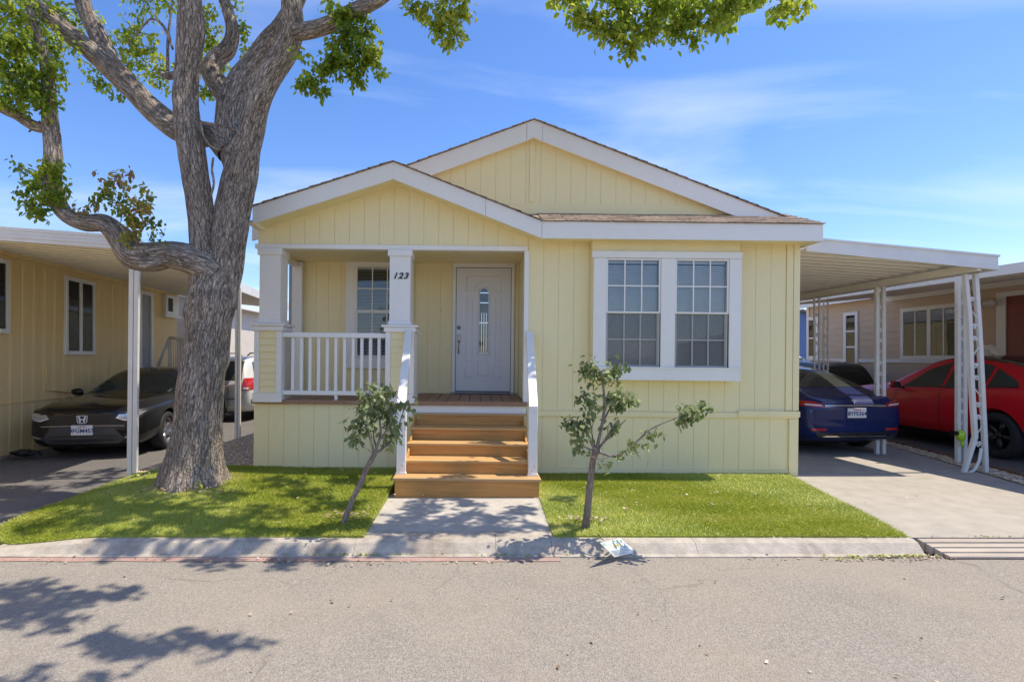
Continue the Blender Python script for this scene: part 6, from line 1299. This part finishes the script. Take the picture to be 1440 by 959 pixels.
cross = dict(L=4.74, st=CROSS_ST, axles=(.90, 3.78), wr=.36, track=.94, clear=.19, mirror=(1.94, 1.06, .93), spokes=5, rim='rim_dark', twin=False, scale=.97,
    patches=[('windshield', [(-.70, 1.13), (.70, 1.13), (.55, 1.50), (-.55, 1.50)], 'front', 'carglass'), ('rear_window', [(-.62, 1.22), (.62, 1.22), (.50, 1.50), (-.50, 1.50)], 'rear', 'carglass'), ('roof_glass', [(-.54, 2.15), (.54, 2.15), (.56, 3.6), (-.56, 3.6)], 'top', 'carglass'),
      ('side_window', [(1.92, 1.035), (2.33, 1.36), (2.72, 1.49), (2.76, 1.04)], 'side', 'carglass'), ('side_window', [(2.82, 1.04), (2.80, 1.505), (3.2, 1.49), (3.5, 1.42), (3.52, 1.06)], 'side', 'carglass'), ('side_window', [(3.58, 1.08), (3.56, 1.40), (3.98, 1.20), (4.05, 1.13)], 'side', 'carglass'),
      ('window_trim', [(1.90, 1.014), (4.05, 1.105), (4.07, 1.125), (1.90, 1.030)], 'side', 'black'), ('door_gap', [(1.66, .34), (1.67, .34), (1.86, 1.0), (1.85, 1.0)], 'side', 'black'), ('door_gap', [(2.80, .30), (2.81, .30), (2.79, 1.03), (2.78, 1.03)], 'side', 'black'), ('door_gap', [(3.50, .72), (3.51, .72), (3.58, 1.06), (3.57, 1.06)], 'side', 'black'),
      ('door_handle', [(2.36, .905), (2.58, .915), (2.58, .935), (2.36, .925)], 'side', 'p_red', dict(off=.012, res=.03)), ('door_handle', [(3.22, .935), (3.44, .945), (3.44, .965), (3.22, .955)], 'side', 'p_red', dict(off=.012, res=.03)), ('sill_trim', [(1.28, .215), (3.38, .215), (3.38, .30), (1.28, .28)], 'side', 'black', dict(off=.008)),
      ('tail_light', [(4.18, 1.04), (4.36, .98), (4.62, .96), (4.60, 1.06), (4.36, 1.09)], 'side', 'redlens', dict(res=.03, off=.008)), ('tail_lens', [(4.32, 1.005), (4.62, .975), (4.60, 1.04), (4.36, 1.065)], 'side', 'lens', dict(res=.03, off=.012)), ('tail_light', [(.46, .97), (.80, .98), (.80, 1.06), (.52, 1.05)], 'rear2', 'redlens', dict(res=.03, off=.008)),
      ('bumper_trim', [(-.70, .40), (.70, .40), (.66, .54), (-.66, .54)], 'rear', 'black', dict(off=.006)), ('headlight', [(.5, .78), (.76, .82), (.78, .90), (.56, .86)], 'front2', 'lens'), ('fender_camera', [(1.34, .80), (1.52, .81), (1.50, .84), (1.36, .83)], 'side', 'black', dict(off=.008, res=.03))])
t, bvh, _ = build_car('parked_car', 'glossy red crossover under the awning, seen behind the scrolled posts', 'car', cross, 'p_red', (8.62, 7.22 + 4.74 * .97, -.055), R(180 + 1.0), 'cars parked in the driveways')
van = dict(suv); van['plate'] = None; van['scale'] = .88
t, bvh, _ = build_car('parked_car', 'dark car with black windows, half hidden between the blue and red cars', 'car', dict(van, scale=.83), 'p_dark', (8.75, 12.6 + 4.79 * .85, -.055), R(180), 'cars parked in the driveways')
t, bvh, _ = build_car('parked_car', 'pale silver van with roof rails far back beside the yellow house corner', 'car', dict(van, scale=.95), 'p_silver', (10.95, 18.6 + 4.79, -.055), R(180), 'cars parked in the driveways')
for s in (-1, 1): MB().tube([(s * .58, 1.9, 1.76), (s * .58, 2.1, 1.86), (s * .58, 4.0, 1.86), (s * .58, 4.2, 1.76)], .022, 6).build('roof_rail', M['black'], t)
# ------------------------------------------------------------------ small things
# fallen yard sign lying over the curb
M['sign_white'] = mat('white printed card', (.85, .87, .82), .5, var=.02); M['sign_green'] = mat('pale green print', (.42, .60, .45), .5); M['sign_yellow'] = mat('yellow print', (.80, .70, .30), .5); M['sign_grey'] = mat('blue grey print', (.42, .50, .52), .5)
sg = thing('yard_sign', 'white and green printed yard sign lying tilted over the curb', 'sign', (0, 0, 0))
c4 = [W(864, 782, 4.24), W(894, 776.5, 4.27), W(871.5, 756.5, 4.49), W(844.5, 763, 4.44)]
c4[0].z, c4[1].z, c4[2].z, c4[3].z = -.105, -.10, .03, .035
c4 = [Vector((CAM.x + (p.x), p.y, p.z)) for p in c4]
def reproj(px, py, z): D = (CAM.z - z) * F / (py - CY); return Vector(((px - CX) / F * D, D, z))
c4 = [reproj(864, 783, -.085), reproj(894.5, 776.5, -.115), reproj(872, 756.5, .0), reproj(844, 763, .06)]
sg.location = c4[0]; o0 = c4[0].copy(); e1 = c4[1] - o0; e2 = c4[3] - o0; nn = e1.cross(e2).normalized(); e3 = c4[2] - o0
def SP(u, v, h=0): 
    p = (e1 * u * (1 - v) + e2 * v * (1 - u) + e3 * u * v); return tuple(p + nn * (h + .012 * math.sin(v * 3.1) * math.sin(u * 3.1)))
mb = MB(); n = 8
for j in range(n + 1):
    for i in range(n + 1): mb.v.append(SP(i / n, j / n))
for j in range(n):
    for i in range(n): a = j * (n + 1) + i; mb.f.append((a, a + 1, a + n + 2, a + n + 1))
o = mb.build('card', M['sign_white'], sg); s_ = o.modifiers.new('s', 'SOLIDIFY'); s_.thickness = .005; s_.offset = -1
def print_strip(nm, u0, u1, v0, v1, m, h=.0016):
    mb = MB(); k = 6
    for i in range(k + 1): mb.v += [SP(u0 + (u1 - u0) * i / k, v0, h), SP(u0 + (u1 - u0) * i / k, v1, h)]
    for i in range(k): mb.f.append((2 * i, 2 * i + 2, 2 * i + 3, 2 * i + 1))
    mb.build(nm, M[m], sg)
print_strip('print_band', .04, .96, .80, .96, 'sign_green'); print_strip('print_band', .25, .75, .60, .75, 'sign_yellow')
for v in (.86, .91): print_strip('print_line', .12, .7, v - .012, v + .012, 'sign_white', .0022)
for v, a in ((.40, .9), (.33, .8), (.26, .9), (.19, .6), (.13, .7)): print_strip('print_line', .1, a, v - .014, v + .014, 'sign_grey')
print_strip('print_block', .72, .86, .45, .58, 'sign_grey')
MB().tube([SP(.3, .02, -.006), tuple(Vector(SP(.3, .98, -.006))), tuple(Vector(SP(.35, 1.15, -.05)))], .004, 6).build('wire_stake', M['chrome'], sg)
# timber ramp at the foot of the driveway
rpm = thing('driveway_ramp', 'weathered timber ramp of long boards bridging the curb at the driveway foot', 'ramp', (3.66, 4.26, -.125))
for k in range(4):
    y0, y1 = .002 + k * .053, .002 + (k + 1) * .053 - .004; z0 = .018 + k * .021; xk = -.02 - .0 * k + (3 - k) * .028
    MB().hexa([(xk, y0, .0), (3.2, y0, .0), (3.2, y1, .0), (xk - .012, y1, .0), (xk, y0, z0), (3.2, y0, z0), (3.2, y1, z0 + .012), (xk - .012, y1, z0 + .012)]).build('board', M['timber'], rpm, bevel=.004)
# hose nozzle clipped to the awning post
hz = thing('hose_nozzle', 'bright yellow green hose nozzle hanging on the scrolled post', 'nozzle', W(1351, 612, 7.62))
M['lime'] = mat('lime plastic', (.42, .72, .02), .35, coat=.4)
MB().lathe([(0, -.075), (.035, -.07), (.05, -.04), (.058, 0), (.05, .04), (.03, .07), (0, .075)], 'z', 14).build('body', M['lime'], hz)
MB().lathe([(0, .075), (.03, .07), (.034, .02), (.04, 0)], 'x', 12, (-.12, 0, .03)).build('nozzle_head', M['black'], hz); MB().tube([(0, 0, -.06), (.03, 0, -.12), (.02, 0, -.16)], .02, 8).build('handle', M['lime'], hz)
# child's bicycle by the brown house
M['pink'] = mat('pink plastic', (.60, .06, .22), .4); M['bike_yellow'] = mat('yellow green plastic', (.62, .62, .04), .4)
bk = thing('child_bicycle', 'small pink and yellow child bicycle standing by the brown house wall, beyond the red car', 'bicycle', (9.55, 11.75, -.05), R(20))
for x in (-.36, .36):
    MB().tube([(x + .25 * math.cos(k * math.pi / 10), 0, .27 + .25 * math.sin(k * math.pi / 10)) for k in range(21)], .022, 6).build('wheel', M['tyre'], bk)
MB().tube([(-.36, 0, .27), (-.1, 0, .35), (.28, 0, .62), (.36, 0, .27)], .02, 6).build('frame', M['pink'], bk); MB().tube([(-.1, 0, .35), (-.18, 0, .72)], .018, 6).build('seat_post', M['pink'], bk)
MB().box(-.30, -.06, -.07, .07, .72, .78).build('saddle', M['pink'], bk, bevel=.02); MB().tube([(.28, 0, .62), (.26, 0, .92)], .02, 6).build('stem', M['black'], bk)
MB().tube([(.20, -.25, .99), (.26, -.1, .93), (.26, .1, .93), (.20, .25, .99)], .018, 6).build('handlebar', M['black'], bk); MB().box(.30, .48, -.13, .13, .66, .86).build('basket', M['bike_yellow'], bk, bevel=.02)
for s in (-1, 1): MB().tube([(.20, s * .25, .99), (.17, s * .27, 1.05), (.17, s * .27, 1.12)], .022, 6).build('grip', M['pink'], bk)
# dark bag by the foot of the tan house wall
bg_ = thing('black_bag', 'crumpled black bag at the foot of the tan wall beside the sedan', 'bag', W(34, 632, 8.25) * 1.0)
bg_.scale = (.75, .75, .75)
bg_.location.z = -.06; mb = MB(); n = 14
for j in range(7):
    for i in range(n):
        a = 2 * math.pi * i / n; rr = math.sin(math.pi * (j + .35) / 7.2) * .21; q = 1 + .35 * mnoise.noise((math.cos(a) * 2, math.sin(a) * 2, j * .7)); mb.v.append((math.cos(a) * rr * q * 1.25, math.sin(a) * rr * q * .7, .015 + j * .024 * q))
for j in range(6):
    for i in range(n): mb.f.append((j * n + i, j * n + (i + 1) % n, (j + 1) * n + (i + 1) % n, (j + 1) * n + i))
mb.f.append(tuple(range(n - 1, -1, -1))); mb.f.append(tuple(6 * n + i for i in range(n))); mb.build('sack', M['black'], bg_); MB().tube([(.18, 0, .06), (.3, -.05, .1), (.36, .0, .05)], .02, 6).build('strap', M['black'], bg_)
MB().hexa([(-7.6, 5.2, -.12), (-7.0, 5.2, -.12), (-7.27, 8.5, -.1), (-7.33, 8.5, -.1), (-7.06, 5.2, -.045), (-7.0, 5.2, -.045), (-7.27, 8.5, -.045), (-7.33, 8.5, -.045)]).build('red_edging', M['redpaint'], kind='structure')
# ------------------------------------------------------------------ the other side of the street, behind the camera: what the panes and the car paint mirror
random.seed(5)
small_house('opposite_house', 'pale home across the street behind the viewer, mirrored in panes', -9, 0, -30, -20, 2.6, 3.6, 'cream_wall', 'roof_grey')
small_house('opposite_house', 'grey roofed tan home across the street, mirrored in the car paint', 16, 26, -30, -20, 2.6, 3.6, 'tan', 'roof_grey')
M['leaf_keep'] = M['leaf']; M['leaf'] = leaf_mat('leaf brightened as sunlit', [(.20, .30, .04), (.34, .44, .06), (.48, .55, .09)], .5)  # leaf colour brightened so the mirrored tree looks sunlit
far_tree('green tree across the street, mirrored in the porch window', -3.6, -12.5, 5.4, 1.5, 70, .5, 9)
